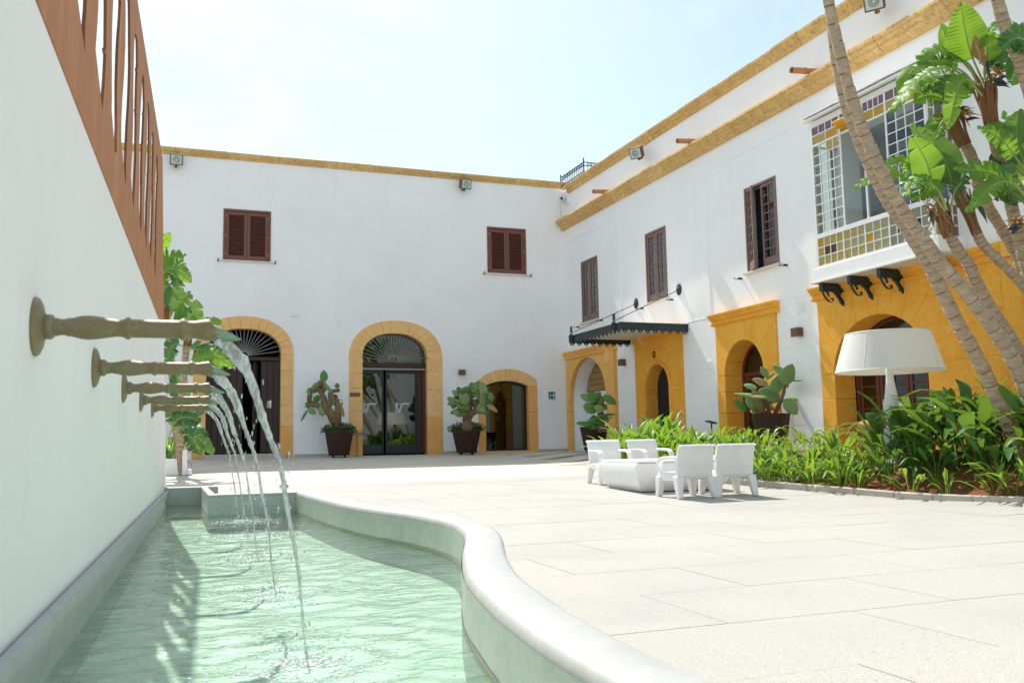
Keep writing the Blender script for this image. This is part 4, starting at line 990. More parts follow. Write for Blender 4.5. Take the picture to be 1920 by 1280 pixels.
for a, b in secs:
    grid_front(a, b, 5.785, 5.955, 2, 1, lambda i, j: rp.choice([ST_YELLOW, ST_AMBER])); grid_front(a, b, 5.975, 6.14, 4, 1, lambda i, j: ST_PURPLE)
for yy in (BY0, BY1-.045):
    grid_side(BX+.05, RX-.17, 3.34, 3.88, 3, 3, lambda i, j: ST_RED if (i == 1 and j == 1) else ST_YELLOW, yy=yy); grid_side(RX-.15, RX-.05, 3.34, 3.88, 1, 3, lambda i, j: ST_PURPLE, yy=yy)
    grid_side(BX+.05, BX+.17, 3.97, 5.75, 1, 9, lambda i, j: ST_GREY, yy=yy); grid_side(BX+.19, RX-.17, 3.97, 5.75, 1, 1, lambda i, j: GLASS_OLD, yy=yy); grid_side(RX-.15, RX-.05, 3.97, 5.75, 1, 9, lambda i, j: ST_PURPLE, yy=yy)
    frm.box(BX+.17, BX+.19, yy+.004, yy+.04, 3.97, 5.75); frm.box(RX-.17, RX-.15, yy+.004, yy+.04, 3.34, 5.75)
frm.build('window_frame', WHITEPAINT, bal)
MB().box(RX+.5, RX+.54, 12.0, 12.85, 3.4, 5.75).build('inner_shutter', BLUEGREY, bal); MB().box(RX+.9, RX+.94, 13.55, 14.05, 3.3, 5.4).build('inner_curtain', SIGNWHITE, bal)
# small open top light
MB().obox((BX-.10, 13.33, 5.90), (.11, 0, -.055), (0, .27, 0), (.004, 0, .008)).build('tilted_pane', ST_AMBER, bal)
sc2 = MB(); sc2.tube([(BX-.03, 13.63, 5.85), (BX-.06, 13.63, 5.75), (BX-.02, 13.63, 5.70), (BX-.05, 13.63, 5.62)], .012, 6); sc2.build('stay', WHITEPAINT, bal)
s2 = MB(); s2.tube([(BX-.03, BY0+.02, lerp(3.35, 3.75, i/24)+.0) if False else (BX-.05+.035*math.sin(i*.9), BY0+.02, lerp(3.3, 3.85, i/24)) for i in range(25)], .012, 6); s2.build('scroll_ornament', WHITEPAINT, bal)
# iron brackets under the balcony
def bracket_mesh():
    m_ = MB(); L = .60
    m_.box(-L, 0, -.045, .045, -.16, 0)
    def sp(pts, r=.018, wd=.05):
        for a, b in zip(pts[:-1], pts[1:]):
            a, b = Vector((a[0], 0, a[1])), Vector((b[0], 0, b[1])); m_.bar(a, b, wd, .016, up=(0, 0, 1) if abs((b-a).normalized().z) < .9 else (1, 0, 0))
    sp([(-.56, -.16), (-.52, -.24), (-.46, -.32), (-.40, -.36), (-.34, -.36), (-.31, -.33), (-.32, -.30), (-.36, -.30)])
    sp([(-.46, -.16), (-.42, -.20), (-.41, -.26)])
    for k in range(4): sp([(-.30+k*.035, -.16), (-.22+k*.035, -.22-.02*k), (-.15+k*.035, -.31-.02*k), (-.11+k*.04, -.40-.02*k)], wd=.05-.006*k)
    sp([(-.16, -.26), (-.06, -.42), (0.0, -.52)])
    sp([(-.07+.085*math.cos(t), -.25+.10*math.sin(t)) for t in [i*.5 for i in range(13)]])
    return m_.mesh('scroll_bracket', IRON)
brm = bracket_mesh()
for y in (14.42, 13.62, 12.85, 11.75): link('scroll_bracket', brm, bal, (RX-.002, y, 3.0))

# ------------------------------------------------------------------ awning
aw = empty('iron_awning', (RX, 21.8, 2.9), label='dark iron canopy with scalloped fringe hung on two rods over the narrow doorway', cat='awning'); aw.location = (0, 0, 0)
AX, AY0, AY1, AZ = 10.62, 20.27, 23.46, 2.93
p_ = MB(); p_.box(AX+.03, RX-.003, AY0+.03, AY1-.03, AZ-.05, AZ-.035); p_.build('roof_panel', SILL, aw)
for i in (0, 4): MB().box(AX+.02, RX-.003, lerp(AY0, AY1, i/4)-.025+(.03 if i == 0 else -.03 if i == 4 else 0), lerp(AY0, AY1, i/4)+.025+(.03 if i == 0 else -.03 if i == 4 else 0), AZ-.11, AZ-.052).build('rafter', IRON, aw)
def fringe(a, b, n, along_y, fix):
    out = MB(); band = .15; P = [(a, AZ), (a, AZ-band)]
    for i in range(n):
        c = lerp(a, b, (i+.5)/n); r = (b-a)/n/2
        P += [(c-r*.95, AZ-band-.005), (c-r*.55, AZ-band-.045), (c-r*.30, AZ-band-.085), (c, AZ-band-.098), (c+r*.30, AZ-band-.085), (c+r*.55, AZ-band-.045), (c+r*.95, AZ-band-.005)]
    P += [(b, AZ-band), (b, AZ)]
    hs_ = []
    for i in range(n):
        c = lerp(a, b, (i+.5)/n); hs_.append([(c+.022*math.cos(t), AZ-band-.055+.022*math.sin(t)) for t in [k*math.pi/4 for k in range(8)]])
    fn = (lambda u, v, w_: (fix+w_, u, v)) if along_y else (lambda u, v, w_: (u, fix+w_, v))
    out.plate(P, hs_, fn, 0, .012); 
    rail = (lambda z, h, e: MB().box(fix-e, fix+.012+e, a, b, z, z+h)) if along_y else (lambda z, h, e: MB().box(a, b, fix-e, fix+.012+e, z, z+h))
    out.build('scalloped_fringe', IRON, aw)
    rail(AZ-.005, .03, .012).build('edge_moulding', IRON, aw); rail(AZ-.15, .02, .008).build('edge_moulding', IRON, aw)
fringe(AY0+.013, AY1-.013, 14, True, AX); fringe(AX, RX-.005, 9, False, AY0-.001); fringe(AX, RX-.005, 9, False, AY1-.012)
for y, wy, wz in ((20.62, 20.66, 3.92), (23.25, 23.02, 3.90)):
    MB().bar((RX-.04, wy, wz-.02), (AX+.05, y, AZ+.12), .018).build('tie_rod', BLACKIRON, aw)
    ro = MB(); 
    for k in range(9):
        a = k*2*math.pi/9; ro.lathe([(.045, 0), (.05, .015), (.02, .03)], 8, lambda x, yy, z, a=a: (RX-.004-z, wy+.085*math.cos(a)+x, wz+.11*math.sin(a)+yy))
    ro.lathe([(.09, 0), (.09, .03), (.05, .055), (.03, .07)], 14, lambda x, yy, z: (RX-.003-z, wy+x, wz+yy)); ro.build('wall_rosette', IRON, aw)
    bb = MB(); bb.box(AX-.02, AX-.006, y-.07, y+.07, AZ-.16, AZ+.28); bb.tube([(AX-.035, y+.085*math.cos(t), AZ-.06+.13*math.sin(t)) for t in [k*math.pi/10 for k in range(21)]], .016, 6); bb.build('rod_plate', IRON, aw)
cb = MB(); cb.tube(catmull([(AX+1.45, 22.0, AZ-.12), (AX+1.5, 22.0, AZ-.30), (RX-.12, 22.3, AZ-.36), (RX-.02, 22.9, AZ-.28)], 12), .008, 5); cb.build('cable', SILL, aw)

# ------------------------------------------------------------------ wall fittings
def flood(name, pos, face, label, up=.9):
    # face: direction the glass looks
    r = empty(name, pos, label=label, cat='floodlight', group='floodlights under the cornices'); f = Vector(face).normalized(); s_ = f.cross(Vector((0, 0, 1))).normalized(); u = s_.cross(f)
    b = MB(); b.obox(f*-.02, s_*.17, f*.10, u*.15); b.build('housing', LAMPBOX, r, bevel=.02)
    fr = MB(); fr.obox(f*.09, s_*.18, f*.015, u*.16); fr.build('front_frame', LAMPBOX, r, bevel=.006)
    MB().obox(f*.120, s_*.15, f*.003, u*.13).build('glass', GLASS_OLD, r); MB().obox(f*.108, s_*.15, f*.002, u*.13).build('reflector', SIGNWHITE, r)
    l = MB(); 
    for rr_ in (.045, .085): l.tube([f*.112+(s_*math.cos(t)+u*math.sin(t))*rr_ for t in [k*math.pi/9 for k in range(19)]], .010, 5)
    l.build('lamp_coil', GREYMETAL, r)
    a = MB(); a.bar(u*-.12+f*-.02, u*-.22+f*-.06, .06); a.bar(u*-.20+f*-.05, u*-.20-f*.30, .05); a.build('mounting_arm', LAMPBOX, r)
flood('floodlight', (.10, 27.74, 8.40), (.05, -1, -.25), 'brown floodlight under the far cornice at the left end')
flood('floodlight', (8.98, 27.74, 8.42), (.1, -1, -.25), 'brown floodlight under the far cornice near the corner')
flood('floodlight', (12.2, 22.0, 8.02), (-.75, -.55, -.45), 'brown floodlight between the two cornices above the awning')
flood('floodlight', (12.2, 12.75, 8.05), (-.75, -.55, -.45), 'brown floodlight between the two cornices at the top right edge')
def wall_lamp(pos, ax, label):
    r = empty('wall_lamp', pos, label=label, cat='wall lamp', group='small brown box lamps on the walls')
    if ax == 'y': MB().box(-.10, .10, -.16, .0, -.085, .085).build('box_body', LAMPBOX, r, bevel=.006); MB().box(-.085, .085, -.145, -.02, -.09, -.086).build('glass', SIGNWHITE, r)
    else: MB().box(-.17, .0, -.10, .10, -.095, .095).build('box_body', LAMPBOX, r, bevel=.006); MB().box(-.155, -.02, -.085, .085, -.10, -.096).build('glass', SIGNWHITE, r)
wall_lamp((8.85, 27.998, 2.26), 'y', 'brown box lamp between the glazed door and the arched window'); wall_lamp((RX-.012, 23.85, 2.27), 'x', 'brown box lamp under the awning between two portals'); wall_lamp((RX-.012, 15.85, 2.21), 'x', 'brown box lamp left of the big orange portal')
r = empty('drain_spout')
bpy.data.objects.remove(r)
for i, (y, z) in enumerate(((24.35, 7.56), (19.45, 7.56), (14.9, 7.60))):
    d = MB(); d.tube([(RX+.02, y, z), (RX-.62, y+.02, z-.045)], [.062, .066], 14, cap=False); d.tube([(RX-.62, y+.02, z-.045), (RX-.60, y+.02, z-.044)], [.066, .05], 14, cap=False); d.tube([(RX-.60, y+.02, z-.044), (RX+.02, y, z)], [.05, .046], 14, cap=False); d.tube([(RX-.30, y+.01, z-.022), (RX-.26, y+.01, z-.02)], .072, 14)
    d.build('drain_spout', TERRACOTTA, smooth=50); tag(COL.objects[-1], ['mossy clay drain pipe above the lower cornice nearest the corner', 'clay drain pipe poking over the lower cornice above the awning', 'clay drain pipe above the lower cornice near the glazed balcony'][i], 'drain pipe', 'clay drain pipes on the parapet')
# roof railing
rl = empty('roof_railing', (12.5, 26.8, 8.62), label='thin black iron railing on the roof at the corner', cat='railing'); rl.location = (0, 0, 0)
ra, rb2, rc = Vector((12.50, 27.95, 8.62)), Vector((12.50, 26.1, 8.62)), Vector((13.6, 26.1, 8.62))
for a, b, n in ((ra, rb2, 13), (rb2, rc, 8)):
    for h in (.07, .27, .38): MB().bar(a+Vector((0, 0, h)), b+Vector((0, 0, h)), .022).build('rail', BLACKIRON, rl)
    for i in range(n):
        p = a.lerp(b, i/n); MB().bar(p+Vector((0, 0, .0)), p+Vector((0, 0, .38)), .014 if i else .026).build('baluster', BLACKIRON, rl)
        if i: q = a.lerp(b, (i+.5)/n); o = MB(); d = (b-a).normalized(); o.tube([q+d*.05*math.cos(t)+Vector((0, 0, .325+.04*math.sin(t))) for t in [k*math.pi/4 for k in range(9)]], .008, 4); o.build('scroll', BLACKIRON, rl)
MB().bar(rb2, rb2+Vector((0, 0, .52)), .03).build('post', BLACKIRON, rl); MB().bar(ra, ra+Vector((0, 0, .48)), .03).build('post', BLACKIRON, rl)
sc3 = empty('security_camera', (12.45, 27.75, 8.20), label='white round security camera in the corner under the railing', cat='camera')
d = MB(); d.lathe([(.03, .10), (.10, .08), (.12, .0), (.10, -.07), (.05, -.10)], 18); d.build('dome_body', CAMWHITE, sc3, smooth=60); l = MB(); l.lathe([(.05, 0), (.055, .03), (.02, .05)], 14, lambda x, y, z: (-.06+x*.8-z*.6, -.09-z, y-.02)); l.build('lens', BLACKIRON, sc3); MB().tube([(.0, .05, -.08), (.08, -.1, -.2), (.13, -.35, -.26)], .03, 8).build('bracket_arm', CAMWHITE, sc3); MB().tube([(.02, .22, -.1), (.02, .22, -1.1)], .01, 5).build('conduit', CAMWHITE, sc3)
# signs and small plates
tsn = empty('wall_sign', (12.0, 27.99, 1.53), label='small teal square sign with white pictogram by the corner', cat='sign'); MB().box(-.115, .115, -.012, 0, -.115, .115).build('sign_plate', TEAL, tsn)
pg = MB(); pg.box(-.075, -.035, -.016, -.0125, -.045, .02); pg.box(-.065, -.045, -.0165, -.0125, .022, .04); pg.box(-.01, .02, -.016, -.0125, -.01, .0); pg.box(.04, .085, -.016, -.0125, -.06, .065); pg.build('pictogram', SIGNWHITE, tsn); MB().box(-.10, .10, -.02, -.002, -.15, -.13).build('lower_strip', SIGNWHITE, tsn)
o = MB().box(5.25, 5.56, 27.955, 27.972, 1.49, 1.60).build('name_plaque', LAMPBOX); tag(o, 'small dark bronze plaque on the stone left of the glazed door', 'plaque')
o = MB().box(3.45, 3.66, 27.96, 28.0, 3.91, 4.03).build('junction_box', WHITEPAINT, bevel=.01); tag(o, 'small white box on the wall between the first two arches', 'junction box')
o = MB().box(RX-.03, RX-.002, 19.28, 19.42, 1.72, 1.92).build('door_bell_box', WHITEPAINT, bevel=.01); tag(o, 'small white box on the ashlar left of the middle portal', 'junction box')
o = MB().box(RX-.02, RX-.002, 15.62, 15.86, 2.62, 2.86).build('hatch_cover', WHITEPAINT, bevel=.006); tag(o, 'square white hatch cover under the glazed balcony edge', 'hatch')
def tstand(pos, mat, label, rz=0):
    r = empty('sign_stand', pos, rz, label=label, cat='stand'); MB().tube([(0, 0, 0), (0, 0, .66)], .018, 8).build('post', mat, r); MB().obox((0, 0, .68), (.22, 0, 0), (0, .10, .03), (0, -.004, .012)).build('top_plate', mat, r); MB().lathe([(.12, 0), (.12, .012), (.02, .02)], 16).build('foot', mat, r)
tstand((5.42, 27.7, -.335), GREYMETAL, 'thin grey T-shaped sign stand beside the glazed door'); tstand((11.9, 18.35, -.30), BLACKIRON, 'thin dark T-shaped sign stand between the two right portals', R_(70))

# ------------------------------------------------------------------ table, chairs, lamp
def table(loc, rz):
    r = empty('low_table', loc, rz, label='big white boxy plastic table with tapering sides between the chairs', cat='table')
    b = MB(); rings = [(.66, .57, 0), (.69, .60, .02), (.76, .67, .12), (.80, .715, .22), (.82, .735, .34), (.81, .73, .425), (.79, .71, .432)]; vs_ = []
    for a, c, z in rings: vs_ += [(-a, -c, z), (a, -c, z), (a, c, z), (-a, c, z)]
    b.add(vs_, [(0, 3, 2, 1)]+[(i*4+k, i*4+(k+1) % 4, i*4+4+(k+1) % 4, i*4+4+k) for i in range(len(rings)-1) for k in range(4)]+[tuple(range(24, 28))])
    b.build('table_body', WHITEPLASTIC, r, bevel=.025, seg=3, smooth=50)
    MB().box(-.78, .78, -.70, .70, .437, .475).build('table_top', WHITEPLASTIC, r, bevel=.014, seg=3); return r
table((7.50, 13.02, hgt(7.5, 13)), R_(-3))
def chair_parts(r):
    W, D = .62, .56           # seat faces +Y
    bk = MB(); n = 10; vs_ = []; t = .045
    prof = [(-.235, .30), (-.245, .40), (-.262, .52), (-.285, .63), (-.305, .70), (-.325, .735), (-.345, .742), (-.358, .73), (-.356, .71)]
    for y, z in prof: vs_ += [(-W/2+.015-.02*(z-.3), y, z), (W/2-.015+.02*(z-.3), y, z)]
    t = .062; m_ = len(prof); vs2 = [(x, y+t*(1-.55*max(0, (z-.66)/.08)), z+.012*max(0, (z-.68)/.06)) for x, y, z in vs_]
    bk.add(vs_+vs2, [(2*i, 2*i+1, 2*i+3, 2*i+2) for i in range(m_-1)]+[(2*m_+2*i, 2*m_+2*i+2, 2*m_+2*i+3, 2*m_+2*i+1) for i in range(m_-1)]+[(2*i, 2*i+2, 2*m_+2*i+2, 2*m_+2*i) for i in range(m_-1)]+[(2*i+1, 2*m_+2*i+1, 2*m_+2*i+3, 2*i+3) for i in range(m_-1)]+[(0, 2*m_, 2*m_+1, 1), (2*m_-2, 2*m_-1, 4*m_-1, 4*m_-2)])
    bk.build('backrest', WHITEPLASTIC, r, smooth=50, bevel=.008, seg=2)
    MB().box(-W/2+.02, W/2-.02, -.22, D/2+.01, .27, .36).build('seat', WHITEPLASTIC, r, bevel=.02, seg=3)
    for s_ in (-1, 1):
        x0 = s_*(W/2-.045)
        MB().box(x0-.03, x0+.03, -.23, D/2+.015, .24, .345).build('side_panel', WHITEPLASTIC, r, bevel=.014, seg=2)
        pts = catmull([(x0, -.25, .56), (x0, -.12, .565), (x0, .06, .565), (x0, .19, .55), (x0, .265, .50), (x0, .275, .43), (x0, .235, .37), (x0, .19, .34)], 26); a = MB()
        for i, (p, q) in enumerate(zip(pts[:-1], pts[1:])): pass
        vs_ = []; 
        for i, p in enumerate(pts):
            tg = (pts[min(i+1, 26)]-pts[max(i-1, 0)]).normalized(); nn_ = Vector((0, -tg.z, tg.y)); h = .034
            vs_ += [p+Vector((-.045, 0, 0))+nn_*h*.6, p+Vector((.045, 0, 0))+nn_*h*.6, p+Vector((.045, 0, 0))-nn_*h*.6, p+Vector((-.045, 0, 0))-nn_*h*.6]
        a.add(vs_, [(i*4+k, i*4+(k+1) % 4, i*4+4+(k+1) % 4, i*4+4+k) for i in range(26) for k in range(4)]+[(3, 2, 1, 0), (104, 105, 106, 107)]); a.build('armrest', WHITEPLASTIC, r, smooth=50, bevel=.012, seg=2)
        for yy, dy in ((-.20, -.075), (D/2-.045, .03)):
            l = MB(); tx, bx, th, bh = x0, x0+s_*.03, .060, .036
            l.add([(bx-bh, yy+dy-bh, 0), (bx+bh, yy+dy-bh, 0), (bx+bh, yy+dy+bh, 0), (bx-bh, yy+dy+bh, 0), (tx-th, yy-th, .30), (tx+th, yy-th, .30), (tx+th, yy+th, .30), (tx-th, yy+th, .30)], BOXF); l.build('leg', WHITEPLASTIC, r, bevel=.01, seg=2)
CH = [(7.02, 11.55, R_(3), 'white plastic armchair seen from behind, nearest the camera at the left front of the table'), (7.74, 11.58, R_(-5), 'white plastic armchair seen from behind, right front of the table by the bed'), (7.22, 14.35, R_(176), 'white plastic armchair facing us at the far left of the table'), (8.08, 14.45, R_(184), 'white plastic armchair facing us at the far right of the table')]
first = None
for x, y, rz, lab in CH:
    if first is None:
        first = c = empty('armchair'); chair_parts(first)
    else: c = copy_tree(first)
    c.location = (x, y, hgt(x, y)+.005); c.rotation_euler = (0, 0, rz); tag(c, lab, 'armchair', 'white armchairs round the table')
LP = at(1668, 700, 14.3); gz = hgt(LP.x, LP.y)
lamp = empty('giant_floor_lamp', (LP.x, LP.y, gz), label='giant white floor lamp with a wide drum shade in the planting bed', cat='floor lamp')
def lz(py): return at(1668, py, 14.3).z-gz
zt, zb = lz(624), lz(696)
sh = MB(); n = 64; rt, rbm = .63, .81; vs_ = []
for r_, z in ((rbm, zb), (lerp(rbm, rt, .5), (zb+zt)/2), (rt, zt), (rt-.006, zt), (lerp(rbm, rt, .5)-.006, (zb+zt)/2), (rbm-.006, zb)):
    for k in range(n): vs_.append((r_*math.cos(2*math.pi*k/n), r_*math.sin(2*math.pi*k/n), z))
sh.add(vs_, [(i*n+k, i*n+(k+1) % n, ((i+1) % 6)*n+(k+1) % n, ((i+1) % 6)*n+k) for i in range(6) for k in range(n)]); sh_o = sh.build('lamp_shade', SHADE, lamp, smooth=40)
for a in (R_(-75), R_(-20), R_(100), R_(200)):
    MB().bar((rbm*1.001*math.cos(a), rbm*1.001*math.sin(a), zb), (rt*1.001*math.cos(a), rt*1.001*math.sin(a), zt), .012, .004).build('shade_seam', WHITEPAINT, sh_o)
for rr_, z in ((rbm, zb), (rt, zt)): MB().tube([(rr_*math.cos(t), rr_*math.sin(t), z) for t in [k*math.pi/32 for k in range(65)]], .008, 6).build('shade_ring', WHITEPAINT, sh_o)
for k in range(4): a = k*math.pi/2+.3; MB().bar((0, 0, zb+.06), (rbm*math.cos(a), rbm*math.sin(a), zb+.005), .008).build('shade_spoke', WHITEPAINT, sh_o)
z7, z8 = lz(745), lz(778)
MB().lathe([(.20, 0), (.21, .02), (.20, .05), (.10, .08), (.06, .12), (.20, z8-.30), (.215, z8-.26), (.10, z8-.18), (.07, z8-.12), (.11, z8-.05), (.125, z8+.02), (.118, z8+.10), (.085, z7+.10), (.062, z7+.25), (.055, zb-.05), (.058, zb+.10), (.03, zb+.14), (.03, zt-.05)], 32).build('lamp_stem', WHITEPAINT, lamp, smooth=60)

# ------------------------------------------------------------------ big-leaved trees
def leaf_geo(mb, pts, W, rnd, facing=None, pet=.28, tears=7, fold=.25, droop=.12, ragged=1.0, N=44, ribr=.012):
    C = catmull(pts, N); L = sum((b-a).length for a, b in zip(C[:-1], C[1:]))
    k0 = int(N*pet)
    mb.tube(C, [lerp(ribr*1.4, ribr*.25, i/N) for i in range(N+1)], 5, 1)
    frames = []
    for i in range(N+1):
        tg = (C[min(i+1, N)]-C[max(i-1, 0)]).normalized()
        nrm = Vector(facing if facing is not None else (0, 0, 1)); nrm = (nrm-tg*nrm.dot(tg))
        nrm = nrm.normalized() if nrm.length > 1e-3 else Vector((0, -1, 0)); sd_ = tg.cross(nrm).normalized(); frames.append((C[i], tg, nrm, sd_))
    for side in (-1, 1):
        cuts = sorted({k0, N}|{int(round(lerp(k0, N, (q+rnd.uniform(.2, .8))/tears))) for q in range(tears)}) if tears > 1 else [k0, N]
        for a, b in zip(cuts[:-1], cuts[1:]):
            if b <= a: continue
            shift = rnd.uniform(-.02, .04)*L*ragged; dr = rnd.uniform(.5, 1.6)*droop; gap = rnd.uniform(.03, .20)*ragged; cut = 1-rnd.random()**3*.25*ragged
            vs_ = []; M = 4
            for i in range(a, b+1):
                p, tg, nrm, sd_ = frames[i]; t = (i-k0)/(N-k0); w = W*(max(0, math.sin(math.pi*min(1, t*.97+.03)**.72))**.62)*cut
                e = (i-a)/(b-a)-.5
                for k in range(M+1):
                    f = k/M; off = w*f
                    v = p+sd_*side*off*math.cos(fold)+nrm*(off*math.sin(fold)-dr*w*f*f*1.6)+tg*(shift*f*f+off*.12-e*2*gap*w*f*f)
                    vs_.append(v+nrm*((.013 if i % 2 else -.009)*min(1, f*2.5)*(W/.2)+.010*math.sin(i*.55+side)*f))
            m_ = M+1; mb.add(vs_, [(i*m_+k, i*m_+k+1, (i+1)*m_+k+1, (i+1)*m_+k) for i in range(b-a) for k in range(M)], 0)
TOCAM = lambda p: (-Vector(p)).normalized()
def px_leaf(parent, pl, D, W, seed, tears=6, pet=.25, fold=.2, droop=.15, mat=BANANA, face=.6, name='leaf', dd=0.0, ragged=1.0):
    rnd_ = random.Random(seed); n = len(pl); P = [at(x, y, D+dd*i/(n-1)) for i, (x, y) in enumerate(pl)]
    m_ = MB(); c = P[n//2]; fc = TOCAM(c)*face+Vector((0, 0, 1))*(1-face)+Vector((rnd_.uniform(-.25, .25), rnd_.uniform(-.25, .25), 0))
    leaf_geo(m_, P, W*1.3, rnd_, fc, pet, tears, fold, droop, ragged); return m_.build(name, [mat, RIB], parent, smooth=179)
def trunk_mesh(P, r0, r1, step=.085):
    L = sum((Vector(b)-Vector(a)).length for a, b in zip(P[:-1], P[1:])); n = max(12, int(L/step)); C = catmull(P, n); pts, rad = [], []; rt = random.Random(int(L*1000))
    for i, p in enumerate(C[:-1]):
        r = lerp(r0, r1, i/n); q = C[i+1]; j = rt.uniform(.94, 1.06); cut = rt.uniform(.76, .86)
        pts += [p, p.lerp(q, .30), p.lerp(q, cut), p.lerp(q, .91)]; rad += [r*.97*j, r*1.0*j, r*1.04*j, r*.91*j]
    pts.append(C[-1]); rad.append(r1); m_ = MB().tube(pts, rad, 16)
    for q in range((len(pts)-1)*16):
        if (q//16) % 4 == 3 and math.sin((q % 16)*.39+(q//64)*2.3) > -.5: m_.mi[q] = 1
    return m_
def dry_bits(parent, c, axis, r, seed, n=9, L=.45):
    rnd_ = random.Random(seed); axis = Vector(axis).normalized(); s1 = axis.orthogonal().normalized(); s2 = axis.cross(s1)
    for k in range(n):
        a = 2*math.pi*k/n+rnd_.uniform(-.3, .3); d = s1*math.cos(a)+s2*math.sin(a); l = L*rnd_.uniform(.6, 1.1); m_ = MB()
        C = [Vector(c)-axis*L*.55+d*r*.9, Vector(c)-axis*L*.2+d*r*1.05, Vector(c)+axis*l*.3+d*r*(1.1+rnd_.random()*.5), Vector(c)+axis*l*.7+d*r*(1.2+rnd_.random()*1.2)]
        leaf_geo(m_, C, r*.42, rnd_, d, 0, 1, -.3, .2, .3, 10, .006); m_.build('dry_leaf_sheath', [FIBRE, FIBRE], parent, smooth=179)
def tuft(parent, c, seed, n=26, r=.22):
    rnd_ = random.Random(seed); m_ = MB(); c = Vector(c)
    for k in range(n):
        d = Vector((rnd_.gauss(0, 1), rnd_.gauss(0, 1), rnd_.gauss(0, .7))).normalized(); m_.tube([c, c+d*r*.5, c+d*r*rnd_.uniform(.7, 1.2)+Vector((0, 0, -.05))], [.016, .012, .002], 4)
    m_.build('dry_flower_tuft', DRYLEAF, parent)
def beak(parent, a, b, r=.03):
    a, b = Vector(a), Vector(b); m_ = MB(); mid = (a+b)/2+Vector((0, 0, .02)); m_.tube(catmull([a, mid, b], 8), [r*.5, r*.9, r, r*.95, r*.8, r*.6, r*.4, r*.2, .002], 8); m_.build('flower_beak', SPATHE, parent, smooth=60)
def random_crown(parent, c, seed, n, L=1.1, W=.2, mat=BANANA, avoid=None):
    rnd_ = random.Random(seed); c = Vector(c)
    for k in range(n):
        a = 2*math.pi*(k+rnd_.random()*.7)/n; el = rnd_.uniform(.35, 1.2); d = Vector((math.cos(a)*math.cos(el), math.sin(a)*math.cos(el), math.sin(el))); h = Vector((d.x, d.y, 0)); l = L*rnd_.uniform(.75, 1.15)
        m_ = MB(); leaf_geo(m_, [c, c+d*l*.45, c+d*l*.8+h*l*.12-Vector((0, 0, l*.04)), c+d*l*1.05+h*l*.30-Vector((0, 0, l*.24))], W*rnd_.uniform(.8, 1.15), rnd_, (h*-.3+Vector((0, 0, 1))), .3, rnd_.randint(3, 9), .25, .2); m_.build('leaf', [mat, RIB], parent, smooth=179)

def px_tree(label, trunk_px, D0, D1, r0, r1, step=.075):
    n = len(trunk_px); P = [at(x, y, lerp(D0, D1, i/(n-1))) for i, (x, y) in enumerate(trunk_px)]       # from top to bottom
    b = P[-1]; d = (P[-1]-P[-2]).normalized(); g_ = hgt(min(b.x, 12), b.y)
    while P[-1].z > g_-.05:
        P.append(P[-1]+d*.25); g_ = hgt(min(P[-1].x, 12), P[-1].y); d = (d+Vector((0, 0, -.12))).normalized()
    P = P[::-1]; root = empty('strelitzia_tree', P[0], label=label, cat='tree', group='leaning strelitzia trees at the right'); root.location = (0, 0, 0)
    trunk_mesh(P, r0, r1, step).build('trunk', [TRUNK, TRUNK_D], root, smooth=50); return root, P
TA, PA = px_tree('front leaning trunk crossing another, tallest tree at the right', [(1535, -140), (1553, 0), (1580, 120), (1605, 210), (1637, 287), (1671, 357), (1705, 413), (1733, 450), (1762, 492), (1811, 548), (1861, 614), (1900, 676), (1938, 765)], 10.9, 11.6, .105, .062, .13)
TB, PB = px_tree('bare leaning trunk behind the crossing one, rooted among the dark leaves', [(1545, -150), (1560, 60), (1583, 190), (1606, 253), (1632, 317), (1660, 371), (1688, 413), (1719, 460), (1749, 512), (1795, 604), (1844, 692), (1893, 797)], 11.8, 12.0, .105, .058, .13)
for T_, P_, sd_ in ((TA, PA, 1), (TB, PB, 2)): dry_bits(T_, P_[-1], (0, 0, 1), .08, sd_); random_crown(T_, P_[-1]+Vector((0, 0, .1)), 60+sd_, 8, 1.5, .26)
TC, PC = px_tree('strelitzia with the tall upright leaf and black flower beaks, topmost crown', [(1848, 165), (1853, 200), (1862, 240), (1874, 300), (1890, 360), (1905, 420), (1925, 500), (1950, 620)], 12.3, 12.6, .09, .085)
TD, PD = px_tree('strelitzia with a short brown-sheathed crown left of the topmost one', [(1783, 215), (1795, 245), (1812, 276), (1824, 300), (1835, 350), (1854, 391), (1879, 430), (1913, 492), (1950, 570)], 12.7, 12.9, .085, .075)
TE, PE = px_tree('strelitzia whose broad crown hangs in front of the balcony corner', [(1765, 400), (1775, 424), (1789, 458), (1817, 497), (1828, 525), (1861, 581), (1893, 630), (1925, 680)], 12.0, 12.2, .08, .075)
TG, PG = px_tree('strelitzia with a slender green stalk beside the balcony', [(1797, 350), (1812, 390), (1829, 430), (1843, 458), (1874, 489), (1902, 517), (1945, 565)], 11.9, 12.1, .075, .06)
TF, PF = px_tree('thin ringed trunk with feathery leaf at the top right edge', [(1858, -60), (1870, 0), (1886, 53), (1905, 98), (1920, 141), (1945, 230), (1965, 340)], 11.2, 11.6, .085, .075)
dry_bits(TC, at(1852, 190, 12.3), (at(1846, 150, 12.3)-at(1856, 215, 12.3)), .10, 3, 10, .55); dry_bits(TD, at(1793, 240, 12.7), (at(1783, 215, 12.7)-at(1805, 262, 12.7)), .095, 4, 10, .5); dry_bits(TE, at(1771, 415, 12.0), (at(1762, 385, 12)-at(1778, 430, 12)), .085, 5, 8, .4); dry_bits(TG, at(1815, 395, 11.9), (at(1800, 350, 11.9)-at(1830, 430, 11.9)), .065, 6, 6, .6); dry_bits(TF, PF[-1], (0, 0, 1), .08, 7)
random_crown(TF, PF[-1], 71, 8, 1.3, .22)
